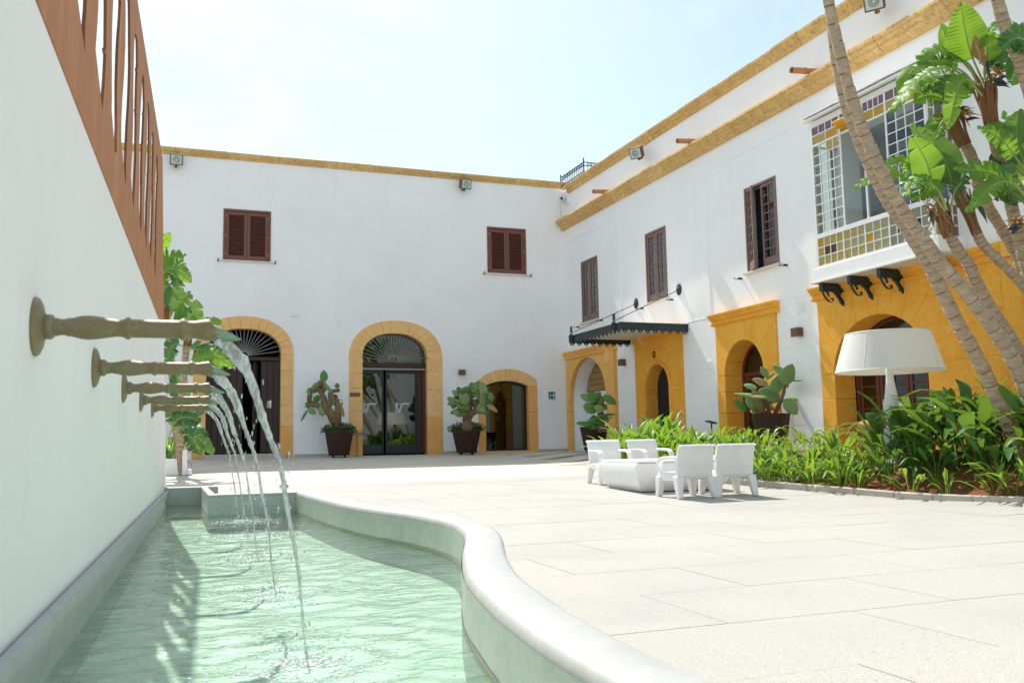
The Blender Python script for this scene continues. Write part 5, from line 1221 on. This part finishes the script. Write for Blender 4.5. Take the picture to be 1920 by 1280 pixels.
tuft(TD, at(1803, 212, 12.6), 1); tuft(TE, at(1758, 392, 11.9), 2); tuft(TC, at(1872, 138, 12.2), 3, 20, .2); tuft(TG, at(1905, 415, 12.0), 4, 22, .16)
for a, b in (((1862, 150), (1893, 160)), ((1866, 158), (1895, 165)), ((1868, 152), (1893, 142)), ((1850, 115), (1855, 150))): beak(TC, at(*a, 12.1), at(*b, 12.0))
for a, b in (((1795, 208), (1818, 200)), ((1812, 225), (1840, 223))): beak(TD, at(*a, 12.5), at(*b, 12.5), .025)
for a, b in (((1835, 385), (1852, 420)), ((1745, 395), (1750, 425)), ((1890, 430), (1920, 420)), ((1897, 438), (1918, 425))): beak(TG, at(*a, 11.8), at(*b, 11.8), .03)
# crown leaves
for k, (T_, pl, D, W, tears, fold, droop, face, mat) in enumerate([
    (TC, [(1846, 160), (1822, 105), (1810, 60), (1801, 6)], 12.2, .20, 1, .12, .05, .9, BANANA),
    (TC, [(1842, 180), (1800, 138), (1765, 128), (1720, 150), (1664, 212)], 12.0, .20, 12, .1, .25, .45, BANANA),
    (TC, [(1840, 170), (1812, 120), (1780, 98), (1748, 100), (1722, 122)], 12.3, .19, 11, .1, .25, .5, BANANA),
    (TC, [(1835, 150), (1800, 110), (1778, 80), (1765, 45)], 12.7, .11, 1, .2, .1, .8, BANANA),
    (TC, [(1838, 160), (1812, 150), (1795, 170), (1778, 242)], 11.9, .13, 6, .2, .1, .8, BANANA),
    (TC, [(1845, 150), (1850, 115), (1850, 90), (1846, 66)], 12.1, .16, 1, .2, .1, .9, BANANA),
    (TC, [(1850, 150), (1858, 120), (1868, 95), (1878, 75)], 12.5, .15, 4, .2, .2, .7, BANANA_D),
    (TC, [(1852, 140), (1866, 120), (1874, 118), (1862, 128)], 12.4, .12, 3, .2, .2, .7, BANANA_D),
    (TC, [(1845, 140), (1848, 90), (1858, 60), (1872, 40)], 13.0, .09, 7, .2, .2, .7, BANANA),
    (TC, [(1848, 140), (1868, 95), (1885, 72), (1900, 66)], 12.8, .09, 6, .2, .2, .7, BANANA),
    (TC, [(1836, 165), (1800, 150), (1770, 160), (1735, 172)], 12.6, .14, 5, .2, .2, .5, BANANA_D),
    (TD, [(1788, 210), (1762, 185), (1740, 180), (1712, 190)], 12.6, .15, 5, .2, .2, .6, BANANA),
    (TD, [(1790, 212), (1772, 190), (1752, 168), (1735, 178)], 12.9, .16, 6, .15, .2, .5, BANANA_D),
    (TD, [(1785, 222), (1770, 225), (1757, 245), (1742, 275)], 12.5, .14, 9, .2, .2, .6, BANANA),
    (TD, [(1792, 210), (1800, 185), (1806, 165), (1810, 150)], 12.9, .12, 2, .2, .2, .7, BANANA_D),
    (TE, [(1772, 395), (1750, 345), (1735, 300), (1708, 255)], 11.9, .16, 2, .2, .1, .8, BANANA),
    (TE, [(1795, 390), (1785, 340), (1768, 295), (1742, 252)], 12.1, .19, 2, .25, .1, .85, BANANA_D),
    (TE, [(1776, 395), (1755, 355), (1725, 335), (1690, 372)], 11.8, .16, 8, .1, .3, .45, BANANA),
    (TE, [(1778, 392), (1752, 350), (1730, 318), (1700, 312)], 12.2, .15, 8, .1, .3, .5, BANANA),
    (TE, [(1772, 395), (1750, 368), (1728, 366), (1706, 374)], 11.7, .10, 4, .1, .2, .6, BANANA),
    (TE, [(1768, 390), (1720, 345), (1660, 325), (1602, 352)], 12.4, .12, 14, .1, .2, .5, BANANA),
    (TE, [(1770, 392), (1730, 340), (1690, 300), (1650, 318)], 12.6, .11, 12, .1, .2, .5, BANANA),
    (TE, [(1782, 390), (1790, 360), (1800, 345), (1812, 330)], 11.8, .10, 5, .1, .2, .6, BANANA_D),
    (TE, [(1775, 392), (1762, 362), (1745, 345), (1722, 342)], 11.6, .12, 7, .1, .25, .6, BANANA),
    (TG, [(1800, 352), (1830, 325), (1855, 318), (1795, 322)], 12.2, .12, 5, .1, .2, .5, BANANA),
    (TG, [(1935, 372), (1895, 345), (1850, 322), (1792, 318)], 11.7, .17, 8, .1, .2, .55, BANANA),
    (TG, [(1945, 400), (1905, 350), (1868, 345), (1815, 395)], 11.5, .15, 9, .1, .25, .5, BANANA),
    (TG, [(1930, 330), (1900, 290), (1878, 262), (1834, 236)], 11.8, .15, 7, .1, .15, .6, BANANA),
    (TG, [(1940, 360), (1918, 300), (1906, 260), (1910, 208)], 12.2, .20, 1, .3, .1, .8, BANANA_D),
    (TG, [(1935, 340), (1900, 310), (1880, 295), (1855, 300)], 12.4, .14, 3, .1, .2, .6, BANANA_D),
    (TG, [(1940, 380), (1910, 335), (1893, 280), (1885, 240)], 12.6, .14, 2, .1, .2, .6, BANANA),
    (TG, [(1945, 420), (1915, 375), (1890, 360), (1865, 372)], 11.9, .14, 5, .1, .2, .6, BANANA_D),
    (TF, [(1960, 130), (1930, 85), (1905, 72), (1876, 92)], 11.0, .16, 14, .1, .15, .6, BANANA_D),
    (TF, [(1965, 150), (1935, 95), (1915, 70), (1893, 48)], 11.3, .14, 14, .1, .15, .6, BANANA_D),
    (TF, [(1945, 90), (1922, 110), (1908, 130), (1897, 160)], 11.8, .15, 2, .15, .1, .8, BANANA_D),
]):
    px_leaf(T_, pl, D, W, 300+k, tears, .30, fold, droop*.6, mat, face)
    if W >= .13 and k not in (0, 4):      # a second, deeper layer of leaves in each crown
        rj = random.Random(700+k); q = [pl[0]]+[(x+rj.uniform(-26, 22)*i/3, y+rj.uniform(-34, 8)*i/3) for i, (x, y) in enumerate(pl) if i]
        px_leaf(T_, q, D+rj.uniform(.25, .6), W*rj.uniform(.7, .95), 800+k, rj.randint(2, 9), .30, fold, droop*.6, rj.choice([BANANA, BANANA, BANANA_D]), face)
px_leaf(TC, [(1838, 120), (1836, 100), (1830, 88), (1829, 68)], 11.9, .07, 350, 3, .1, .5, .3, DRYLEAF, .8, 'dry_leaf')
px_leaf(TC, [(1830, 85), (1836, 100), (1842, 112), (1845, 122)], 11.9, .06, 351, 3, .0, .5, .3, DRYLEAF, .8, 'dry_leaf')

# strelitzias beyond the end of the garden wall
LT = []
for k, (lab, tp, D0) in enumerate((('tall strelitzia just beyond the end of the garden wall', [(312, 585), (318, 640), (324, 720), (330, 790), (334, 850)], 19.5), ('lower strelitzia with green stalks in front of the plank door', [(352, 625), (346, 690), (340, 760), (338, 850)], 19.0))):
    T_, P_ = px_tree(lab, tp, D0, D0, .09, .07); T_['group'] = 'strelitzias behind the garden wall'; LT.append(T_); dry_bits(T_, P_[-1], (0, 0, 1), .08, 80+k, 7, .5)
for k, (ti, pl, D, W, tears, mat) in enumerate([
    (0, [(305, 560), (298, 500), (300, 465), (319, 436)], 19.8, .20, 3, BANANA), (0, [(308, 570), (300, 510), (318, 487), (347, 479)], 19.5, .26, 9, BANANA), (0, [(310, 575), (306, 515), (330, 505), (360, 530)], 19.3, .22, 10, BANANA),
    (0, [(318, 600), (322, 570), (328, 545), (334, 520)], 19.2, .20, 2, BANANA_D), (0, [(316, 600), (330, 575), (345, 562), (357, 548)], 19.6, .18, 9, BANANA_D), (0, [(312, 590), (308, 560), (310, 545), (313, 530)], 19.7, .14, 2, BANANA_D),
    (1, [(350, 625), (347, 605), (344, 590), (342, 570)], 18.9, .16, 1, BANANA), (1, [(352, 625), (354, 605), (353, 595), (352, 577)], 18.7, .12, 1, BANANA_D), (1, [(353, 625), (362, 605), (366, 585), (368, 562)], 19.1, .16, 2, BANANA_D),
    (1, [(352, 640), (370, 622), (390, 605), (415, 604)], 18.8, .15, 2, BANANA), (1, [(350, 655), (375, 655), (398, 660), (418, 690)], 18.6, .16, 6, BANANA_D), (1, [(345, 650), (330, 645), (320, 655), (312, 680)], 18.9, .16, 5, BANANA_D),
    (1, [(346, 700), (370, 672), (405, 668), (438, 688)], 18.4, .17, 12, BANANA), (1, [(345, 660), (365, 650), (380, 665), (388, 690)], 18.8, .14, 6, BANANA_D),
    (0, [(325, 790), (330, 770), (350, 765), (392, 768)], 18.8, .24, 4, BANANA_D), (0, [(322, 800), (335, 785), (355, 782), (375, 790)], 18.5, .22, 4, BANANA_D), (0, [(322, 810), (345, 800), (372, 815), (402, 850)], 18.3, .20, 6, BANANA_D), (1, [(338, 800), (350, 810), (372, 808), (388, 825)], 18.2, .18, 6, BANANA_D), (0, [(318, 815), (325, 790), (318, 770), (312, 745)], 18.7, .18, 4, BANANA_D),
    (1, [(338, 800), (340, 750), (335, 720), (328, 700)], 19.0, .16, 3, BANANA_D), (0, [(318, 640), (312, 620), (300, 610), (290, 640)], 19.4, .2, 5, BANANA_D), (1, [(336, 820), (352, 815), (368, 832), (376, 852)], 18.0, .17, 5, BANANA_D)]):
    px_leaf(LT[ti], pl, D, W, 500+k, tears, .22, .2, .2, mat, .65)

# ------------------------------------------------------------------ bedding plants
def strap_mesh(seed, L, W, arch, pet, mat, stemw=.008):
    rnd_ = random.Random(seed); m_ = MB(); N = 12
    P = catmull([(0, 0, 0), (L*.10, rnd_.uniform(-.02, .02), L*.42), (L*(.22+arch*.25), rnd_.uniform(-.04, .04), L*(.80-arch*.10)), (L*(.34+arch*.55), rnd_.uniform(-.06, .06), L*(1.0-arch*.42))], N)
    vs_ = []; k0 = int(N*pet)
    for i, p in enumerate(P):
        t = max(0, (i-k0)/(N-k0)); w = stemw if i < k0 else max(stemw if i < N else .001, W*math.sin(math.pi*min(1, t**.75))**.8)
        vs_ += [p+Vector((-w*.28, w, w*.28)), p, p+Vector((-w*.28, -w, w*.28))]
    m_.add(vs_, [(i*3+k, i*3+k+1, i*3+4+k, i*3+3+k) for i in range(N) for k in range(2)]); return m_.mesh('leaf', mat, 179)
VAR = {}
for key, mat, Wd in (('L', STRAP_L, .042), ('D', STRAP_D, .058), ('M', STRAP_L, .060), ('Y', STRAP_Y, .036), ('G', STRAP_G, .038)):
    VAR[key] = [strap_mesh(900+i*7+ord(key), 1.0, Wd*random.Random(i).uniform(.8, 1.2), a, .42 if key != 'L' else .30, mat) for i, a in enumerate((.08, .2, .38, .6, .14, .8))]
rp = random.Random(17); made = []
def plant(x, y, h, kinds, nl, name, label, group, spread=.5):
    v_ = Vector((x, y, hgt(x, y))); dgap = abs(v_.dot(RT)/v_.dot(FW)-(1622-960)/F_PX)      # keep the sight line to the dog open
    if dgap < .020: h = min(h, .46)
    z = hgt(x, y)+.05; r = empty(name, (x, y, z), label=label, cat='plant', group=group)
    for k in range(nl):
        me = rp.choice(VAR[rp.choice(kinds)]); s_ = h*rp.uniform(.65, 1.12); a = 2*math.pi*k/nl*2.4+rp.uniform(-.4, .4); tl = abs(rp.gauss(0, .5))*spread
        o = link('leaf', me, r, (.05*math.cos(a), .05*math.sin(a), -.03), (0, tl, a)); o.scale = (s_, s_*rp.uniform(.8, 1.3), s_)
ZL = [('broad_leaf_plant', 'dark glossy paddle-leaved plant in the tall clump beneath the leaning trunks', 'tall dark plants under the strelitzia trunks'), ('strap_leaf_plant', 'bright green strap-leaved plant in the low mass behind the armchairs', 'low strap-leaved plants behind the armchairs'), ('strap_leaf_plant', 'taller yellow-green strap plant in the clump before the narrow dark doorway', 'strap plants near the dark doorway'), ('paddle_leaf_plant', 'pale green young paddle-leaved plant at the front right of the bed', 'young plants at the right front of the bed')]
tries = 0
while tries < 3600:
    tries += 1; y = rp.uniform(6.2, 19.6); kx = kerb_x(y) if y > 3 else 10.4; x = rp.uniform(kx+.22, 11.15)
    if any((x-a)**2+(y-b)**2 < d for a, b, d in made): continue
    fx = x-kx
    if (x-LP.x)**2+(y-LP.y)**2 < .25**2: continue
    if y < 11.0 and 7.9 < y and fx < .62: continue        # bare soil along the kerb
    if 7.6 < y < (10.4 if fx < .6 else 11.15) and fx > .55:
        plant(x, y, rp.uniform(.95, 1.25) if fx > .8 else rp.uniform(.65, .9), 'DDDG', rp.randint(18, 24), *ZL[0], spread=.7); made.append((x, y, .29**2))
    elif y <= 8.3: plant(x, y, rp.uniform(.75, 1.0), 'MMG', rp.randint(9, 14), *ZL[3], spread=.7); made.append((x, y, .46**2))
    elif y < 15.0:
        if fx > 1.25 and rp.random() < .75: made.append((x, y, .3**2)); continue
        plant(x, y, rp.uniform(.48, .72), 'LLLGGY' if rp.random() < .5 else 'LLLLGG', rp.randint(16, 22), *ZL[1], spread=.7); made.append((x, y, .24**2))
    else:
        hh = rp.uniform(.95, 1.2) if 16.4 < y < 18.6 and .2 < fx < 1.3 else rp.uniform(.5, .7)
        plant(x, y, hh, 'LLLM', rp.randint(13, 18), *ZL[2], spread=.65); made.append((x, y, .36**2))
for px_, py_, D, h in ((1745, 905, 10.9, .62), (1715, 905, 11.1, .45), (1560, 895, 12.2, .5), (1625, 905, 11.7, .42), (1800, 905, 10.8, .6), (1905, 880, 10.1, .75)):
    p = at(px_, py_, D); plant(max(p.x, kerb_x(p.y)+.25), p.y, h, 'MML', 13, *ZL[3], spread=.8)
# white planter with low greenery beyond the garden wall
pp = at(331, 872, 19.2); gz = hgt(0, pp.y); wp = empty('white_planter', (pp.x, pp.y, gz), label='white stone planter box beyond the end of the garden wall', cat='planter')
q = MB(); q.box(-.32, .10, -.3, .6, 0, .34); q.build('planter_box', WHITE, wp, bevel=.01); MB().box(.105, .20, -.35, .65, 0, .52).build('side_slab', WHITE, wp, bevel=.015); MB().box(.205, .30, -.4, .4, 0, .12).build('foot_block', WHITE, wp, bevel=.02)
for k in range(10):
    x, y = pp.x+rp.uniform(-.35, .12), pp.y+rp.uniform(.1, .9); r = empty('strap_leaf_plant', (x, y, gz+.3), label='small strap-leaved plant growing behind the white planter', cat='plant', group='small plants behind the white planter')
    for j in range(12): o = link('leaf', rp.choice(VAR[rp.choice('LLG')]), r, (0, 0, 0), (0, abs(rp.gauss(0, .5)), rp.uniform(0, 6.28))); o.scale = (.6, .6, .6)

# ------------------------------------------------------------------ pots and prickly pears
def pot(loc, rt_, rb_, h, label):
    r = empty('plant_pot', loc, label=label, cat='pot', group='dark rusty steel pots'); z0 = .05
    MB().lathe([(rb_*.96, z0), (rb_, z0+.01), (rt_, h-.02), (rt_+.012, h), (rt_-.01, h), (rt_-.03, h-.04), (rt_-.04, h-.10)], 40).build('pot_body', POTSTEEL, r, smooth=50)
    MB().lathe([(rt_-.035, h-.13), (rt_-.035, h-.075)], 32).build('potting_soil', SOIL, r)
    for k in range(4): a = k*math.pi/2+.6; MB().lathe([(.035, 0), (.035, z0+.004)], 10, lambda x, y, z, a=a: (x+rb_*.8*math.cos(a), y+rb_*.8*math.sin(a), z)).build('foot', BLACKIRON, r)
def pad_mesh(mat, seed):
    rnd_ = random.Random(seed); m_ = MB(); nu, nv = 14, 9; vs_ = []
    for j in range(nv+1):
        t = j/nv; z = t; w = .36*(math.sin(math.pi*t**.85)**.62) if 0 < t < 1 else .02
        for i in range(nu):
            a = 2*math.pi*i/nu; vs_.append((w*math.cos(a)*(1+.04*math.sin(3*a+seed)), .085*math.sin(a)*(math.sin(math.pi*min(1, t+.05))**.5 if t < .95 else .3)+.06*math.sin(t*2.2+seed)*t, z))
    m_.add(vs_, [(j*nu+i, j*nu+(i+1) % nu, (j+1)*nu+(i+1) % nu, (j+1)*nu+i) for j in range(nv) for i in range(nu)]+[tuple(range(nu-1, -1, -1)), tuple(nv*nu+i for i in range(nu))]); return m_.mesh('pad', mat, 179)
PADS = {'g': [pad_mesh(CACTUS, i) for i in range(4)], 'd': [pad_mesh(CACTUS_D, i) for i in range(3)], 'y': [pad_mesh(CACTUS_Y, i) for i in range(2)]}
def pear(cpx, D, label, branches, pads, seed):
    # pads: (base px, tip px, width factor, turn, kind)
    rnd_ = random.Random(seed); r = empty('prickly_pear', at(*cpx, D), label=label, cat='cactus', group='prickly pears in pots'); r.location = (0, 0, 0)
    for pl, r0, r1 in branches:
        P = [at(x, y, D+.12*math.sin(i*1.7+seed)) for i, (x, y) in enumerate(pl)]; C = catmull(P, 14); rad = [lerp(r0, r1, i/14)*(1+.12*math.sin(i*2.1)) for i in range(15)]
        MB().tube(C, rad, 10).build('woody_stem', CACTRUNK, r, smooth=60)
    for k, (a, b, wf, turn, kind) in enumerate(pads):
        dd = rnd_.uniform(-.28, .28); A = at(*a, D+dd); B = at(*b, D+dd+rnd_.uniform(-.06, .06)); z = (B-A); L = z.length; z = z/L
        x = RT*math.cos(turn)+FW*math.sin(turn); x = (x-z*x.dot(z)).normalized(); y = z.cross(x)
        L *= 1.18; o = link('pad', rnd_.choice(PADS[kind]), r); wx = L*wf*1.1
        o.matrix_world = Matrix(((x.x*wx, y.x*L*.8, z.x*L, A.x), (x.y*wx, y.y*L*.8, z.y*L, A.y), (x.z*wx, y.z*L*.8, z.z*L, A.z), (0, 0, 0, 1)))
def ivy(loc, rad, seed, label, n=420):
    rnd_ = random.Random(seed); m_ = MB()
    for k in range(n):
        a = rnd_.uniform(0, 6.283); d = rad*math.sqrt(rnd_.random())*1.18; z = .02+.20*(1-(d/rad)**2*.6)*rnd_.random()-(.16*rnd_.random() if d > rad*.95 else 0); c = Vector((d*math.cos(a), d*math.sin(a), z)); s_ = rnd_.uniform(.022, .042)
        u = Vector((rnd_.gauss(0, 1), rnd_.gauss(0, 1), rnd_.gauss(0, .6))).normalized(); v = u.orthogonal().normalized(); w_ = u.cross(v)
        m_.add([c-v*s_, c+w_*s_*.7+u*s_*.2, c+v*s_*1.1, c-w_*s_*.7+u*s_*.2], [(0, 1, 2), (0, 2, 3)])
    o = m_.build('trailing_plant', IVY, loc=loc, smooth=179); tag(o, label, 'plant', 'trailing plants at the cactus feet')
# four pots: image-left to image-right
p1 = (4.78, 27.15, -.345); pot(p1, .43, .30, .86, 'dark steel pot with a bare-stemmed cactus left of the glazed door'); ivy((p1[0], p1[1], p1[2]+.82), .46, 1, 'dense dark ivy round the cactus left of the glazed door')
pear((630, 790), 27.0, 'bare branching prickly pear with few pads left of the glazed door', [([(632, 800), (622, 775), (600, 762), (582, 755), (580, 740)], .13, .06), ([(630, 798), (612, 765), (606, 745), (600, 728), (603, 718)], .11, .07), ([(634, 800), (634, 775), (632, 755), (628, 740)], .10, .06), ([(615, 772), (618, 755), (622, 735), (637, 731)], .09, .05)],
     [((607, 716), (607, 697), .85, .2, 'd'), ((602, 738), (603, 714), 1.0, .1, 'y'), ((596, 728), (578, 735), .9, .2, 'g'), ((598, 716), (586, 730), .7, .6, 'g'), ((584, 748), (578, 730), .6, .8, 'g'), ((590, 755), (596, 742), .9, .1, 'd'), ((608, 718), (622, 735), .45, .9, 'g'), ((618, 752), (621, 732), .6, .7, 'g'), ((604, 780), (605, 760), .85, .3, 'g'), ((632, 728), (632, 719), 1.0, .2, 'd'), ((620, 750), (634, 757), .9, .3, 'g'), ((622, 748), (640, 749), .4, 1.0, 'g'), ((636, 757), (643, 778), .55, .9, 'y'), ((580, 765), (575, 755), 1, .3, 'g'), ((578, 766), (590, 774), .95, .2, 'g'), ((576, 768), (567, 787), .35, 1.1, 'g'), ((605, 745), (603, 765), .5, .9, 'g'), ((640, 760), (641, 754), .9, .2, 'g')], 3)
p2 = (8.73, 27.15, -.345); pot(p2, .47, .31, .86, 'dark steel pot with a bushy cactus between the glazed door and arched window'); ivy((p2[0], p2[1], p2[2]+.82), .50, 2, 'dense dark ivy round the bushy cactus by the arched window')
rc = random.Random(12); pads = []
for k in range(58):
    a = rc.uniform(0, 6.283); d = math.sqrt(rc.random()); cx, cy = 882+38*d*math.cos(a)+6*(1 if a < 1.5 else 0), 753+28*d*math.sin(a)-(6 if math.cos(a) > .2 else -3); th_ = rc.uniform(-2.2, 2.2); l = rc.uniform(14, 23)
    pads.append(((cx-l/2*math.sin(th_), cy+l/2*math.cos(th_)), (cx+l/2*math.sin(th_), cy-l/2*math.cos(th_)), rc.uniform(.75, 1.05), rc.uniform(0, .8), 'd' if rc.random() < .25 else 'g'))
pads += [((895, 735), (894, 718), .9, .2, 'd'), ((904, 735), (905, 719), .7, .4, 'd'), ((888, 740), (886, 722), .5, .9, 'd'), ((905, 740), (921, 737), .9, .2, 'g'), ((917, 752), (925, 742), 1, .1, 'd'), ((900, 765), (916, 767), 1, .2, 'g'), ((912, 757), (930, 770), .6, .6, 'y')]
pear((876, 790), 27.0, 'bushy prickly pear crowded with pads between door and arched window', [([(876, 805), (876, 780), (880, 760), (882, 740)], .15, .08), ([(880, 780), (890, 770), (898, 755), (902, 740)], .10, .05), ([(876, 785), (866, 770), (858, 758), (852, 745)], .09, .05)], pads, 5)
p3 = (11.35, 23.5, hgt(11.35, 23.5)-.02); pot(p3, .40, .28, .72, 'dark steel pot in front of the white-revealed archway')
rc = random.Random(4); pads = []
for k in range(17):
    cx, cy = 1120+rc.uniform(-22, 22), 772+rc.uniform(-30, 26); th_ = rc.uniform(-1.7, 1.7); l = rc.uniform(14, 24); pads.append(((cx-l/2*math.sin(th_), cy+l/2*math.cos(th_)), (cx+l/2*math.sin(th_), cy-l/2*math.cos(th_)), rc.uniform(.7, 1), rc.uniform(0, .7), 'g' if rc.random() < .5 else 'd'))
pads += [((1107, 755), (1124, 738), .8, .2, 'd'), ((1130, 742), (1152, 755), .7, .3, 'd'), ((1120, 770), (1097, 762), .9, .1, 'g'), ((1110, 795), (1084, 794), .8, .2, 'd'), ((1122, 748), (1106, 738), .9, .2, 'd'), ((1130, 778), (1150, 776), .8, .2, 'd'), ((1112, 800), (1128, 782), 1, .2, 'd')]
pear((1128, 800), 25.0, 'prickly pear with dark pads standing before the archway in the corner', [([(1128, 808), (1127, 785), (1126, 765), (1130, 745)], .11, .06)], pads, 6)
p4 = (11.95, 16.15, -.30); pot(p4, .39, .29, .80, 'dark steel pot in front of the middle orange portal')
pads = [((1445, 735), (1470, 705), .75, .2, 'g'), ((1467, 722), (1483, 688), .9, .1, 'g'), ((1472, 700), (1452, 687), .8, .2, 'g'), ((1470, 712), (1500, 712), .9, .3, 'g'), ((1480, 715), (1492, 708), .5, .9, 'y'), ((1476, 745), (1508, 748), .7, .3, 'g'), ((1470, 748), (1492, 772), .95, .1, 'g'), ((1464, 748), (1428, 735), .85, .2, 'g'), ((1462, 742), (1430, 752), .9, .2, 'g'), ((1460, 735), (1436, 728), .8, .3, 'g'), ((1440, 745), (1412, 742), .6, .5, 'y'), ((1425, 742), (1384, 738), .55, .4, 'g'), ((1432, 770), (1415, 738), .8, .2, 'y'), ((1440, 720), (1416, 712), .7, .4, 'y'), ((1420, 728), (1398, 723), .9, .1, 'g'), ((1440, 708), (1428, 690), .8, .2, 'g'), ((1436, 712), (1450, 700), .5, .8, 'g'), ((1412, 765), (1402, 745), .9, .2, 'g'), ((1400, 770), (1380, 752), .6, .3, 'd'), ((1452, 770), (1440, 755), .7, .5, 'y'), ((1420, 775), (1400, 755), .5, .8, 'g'), ((1458, 725), (1462, 708), .5, .8, 'g'), ((1476, 728), (1480, 712), .5, .8, 'y')]
pear((1450, 780), 19.3, 'prickly pear with big pale paddle pads before the middle orange portal', [([(1448, 786), (1460, 760), (1468, 740), (1476, 705)], .055, .03), ([(1446, 786), (1438, 760), (1430, 745)], .05, .03), ([(1448, 784), (1436, 772), (1415, 775), (1408, 770)], .045, .03)], pads, 8)

# ------------------------------------------------------------------ dog, half hidden by the leaves
DP = at(1622, 835, 14.9); gz = -.30; dg = empty('dog', (DP.x, DP.y, gz), 0, label='tan short-haired dog half hidden behind the low leaves beside the lamp', cat='dog')
def dog():
    J = {}; V = []; E_ = []; Rr = []
    def v(x, y, z, r): V.append((x, y, z)); Rr.append(r); return len(V)-1
    hip = v(0, 0, .47, .125); loin = v(.20, 0, .475, .105); rib = v(.42, 0, .45, .135); chest = v(.58, 0, .44, .13); neck = v(.72, 0, .54, .075); head = v(.84, 0, .60, .075); muz = v(.96, 0, .56, .042); nose = v(1.02, 0, .55, .028); tail0 = v(-.12, 0, .50, .030); tail1 = v(-.22, 0, .42, .022); tail2 = v(-.28, 0, .30, .012)
    E_ += [(hip, loin), (loin, rib), (rib, chest), (chest, neck), (neck, head), (head, muz), (muz, nose), (hip, tail0), (tail0, tail1), (tail1, tail2)]
    for s_ in (-1, 1):
        th_ = v(.01, s_*.09, .38, .085); kn = v(.06, s_*.10, .27, .055); hk = v(-.09, s_*.10, .16, .026); ft = v(-.06, s_*.10, .035, .026); toe = v(.0, s_*.10, .025, .024); E_ += [(hip, th_), (th_, kn), (kn, hk), (hk, ft), (ft, toe)]
        sh_ = v(.54, s_*.09, .36, .065); el = v(.50, s_*.09, .26, .040); wr = v(.53, s_*.09, .13, .024); fp = v(.53, s_*.09, .03, .025); tp = v(.58, s_*.09, .022, .022); E_ += [(chest, sh_), (sh_, el), (el, wr), (wr, fp), (fp, tp)]
        ea = v(.82, s_*.07, .66, .026); et = v(.80, s_*.11, .60, .016); E_ += [(head, ea), (ea, et)]
    me = bpy.data.meshes.new('body'); me.from_pydata(V, E_, []); me.materials.append(FUR); o = link('body', me, dg); o.modifiers.new('skin', 'SKIN'); me.skin_vertices[0].data[0].use_root = True
    for i, r in enumerate(Rr): me.skin_vertices[0].data[i].radius = (r, r)
    sb = o.modifiers.new('sub', 'SUBSURF'); sb.levels = 2; sb.render_levels = 2
    ey = MB()
    for s_ in (-1, 1): ey.lathe([(.002, -.012), (.010, -.006), (.012, 0), (.010, .006), (.002, .012)], 8, lambda x, y, z: (.885+x, s_*.055+y, .625+z))
    ey.build('eyes', BLACKIRON, dg); MB().lathe([(.004, -.014), (.016, -.006), (.018, .004), (.006, .014)], 10, lambda x, y, z: (1.045+z, x, .555+y)).build('nose', BLACKIRON, dg); return o
# a skin modifier needs its layer
_m = bpy.data.meshes.new('tmp')
try:
    dog()
except Exception as ex:
    raise
dg.rotation_euler = (0, 0, R_(-28))
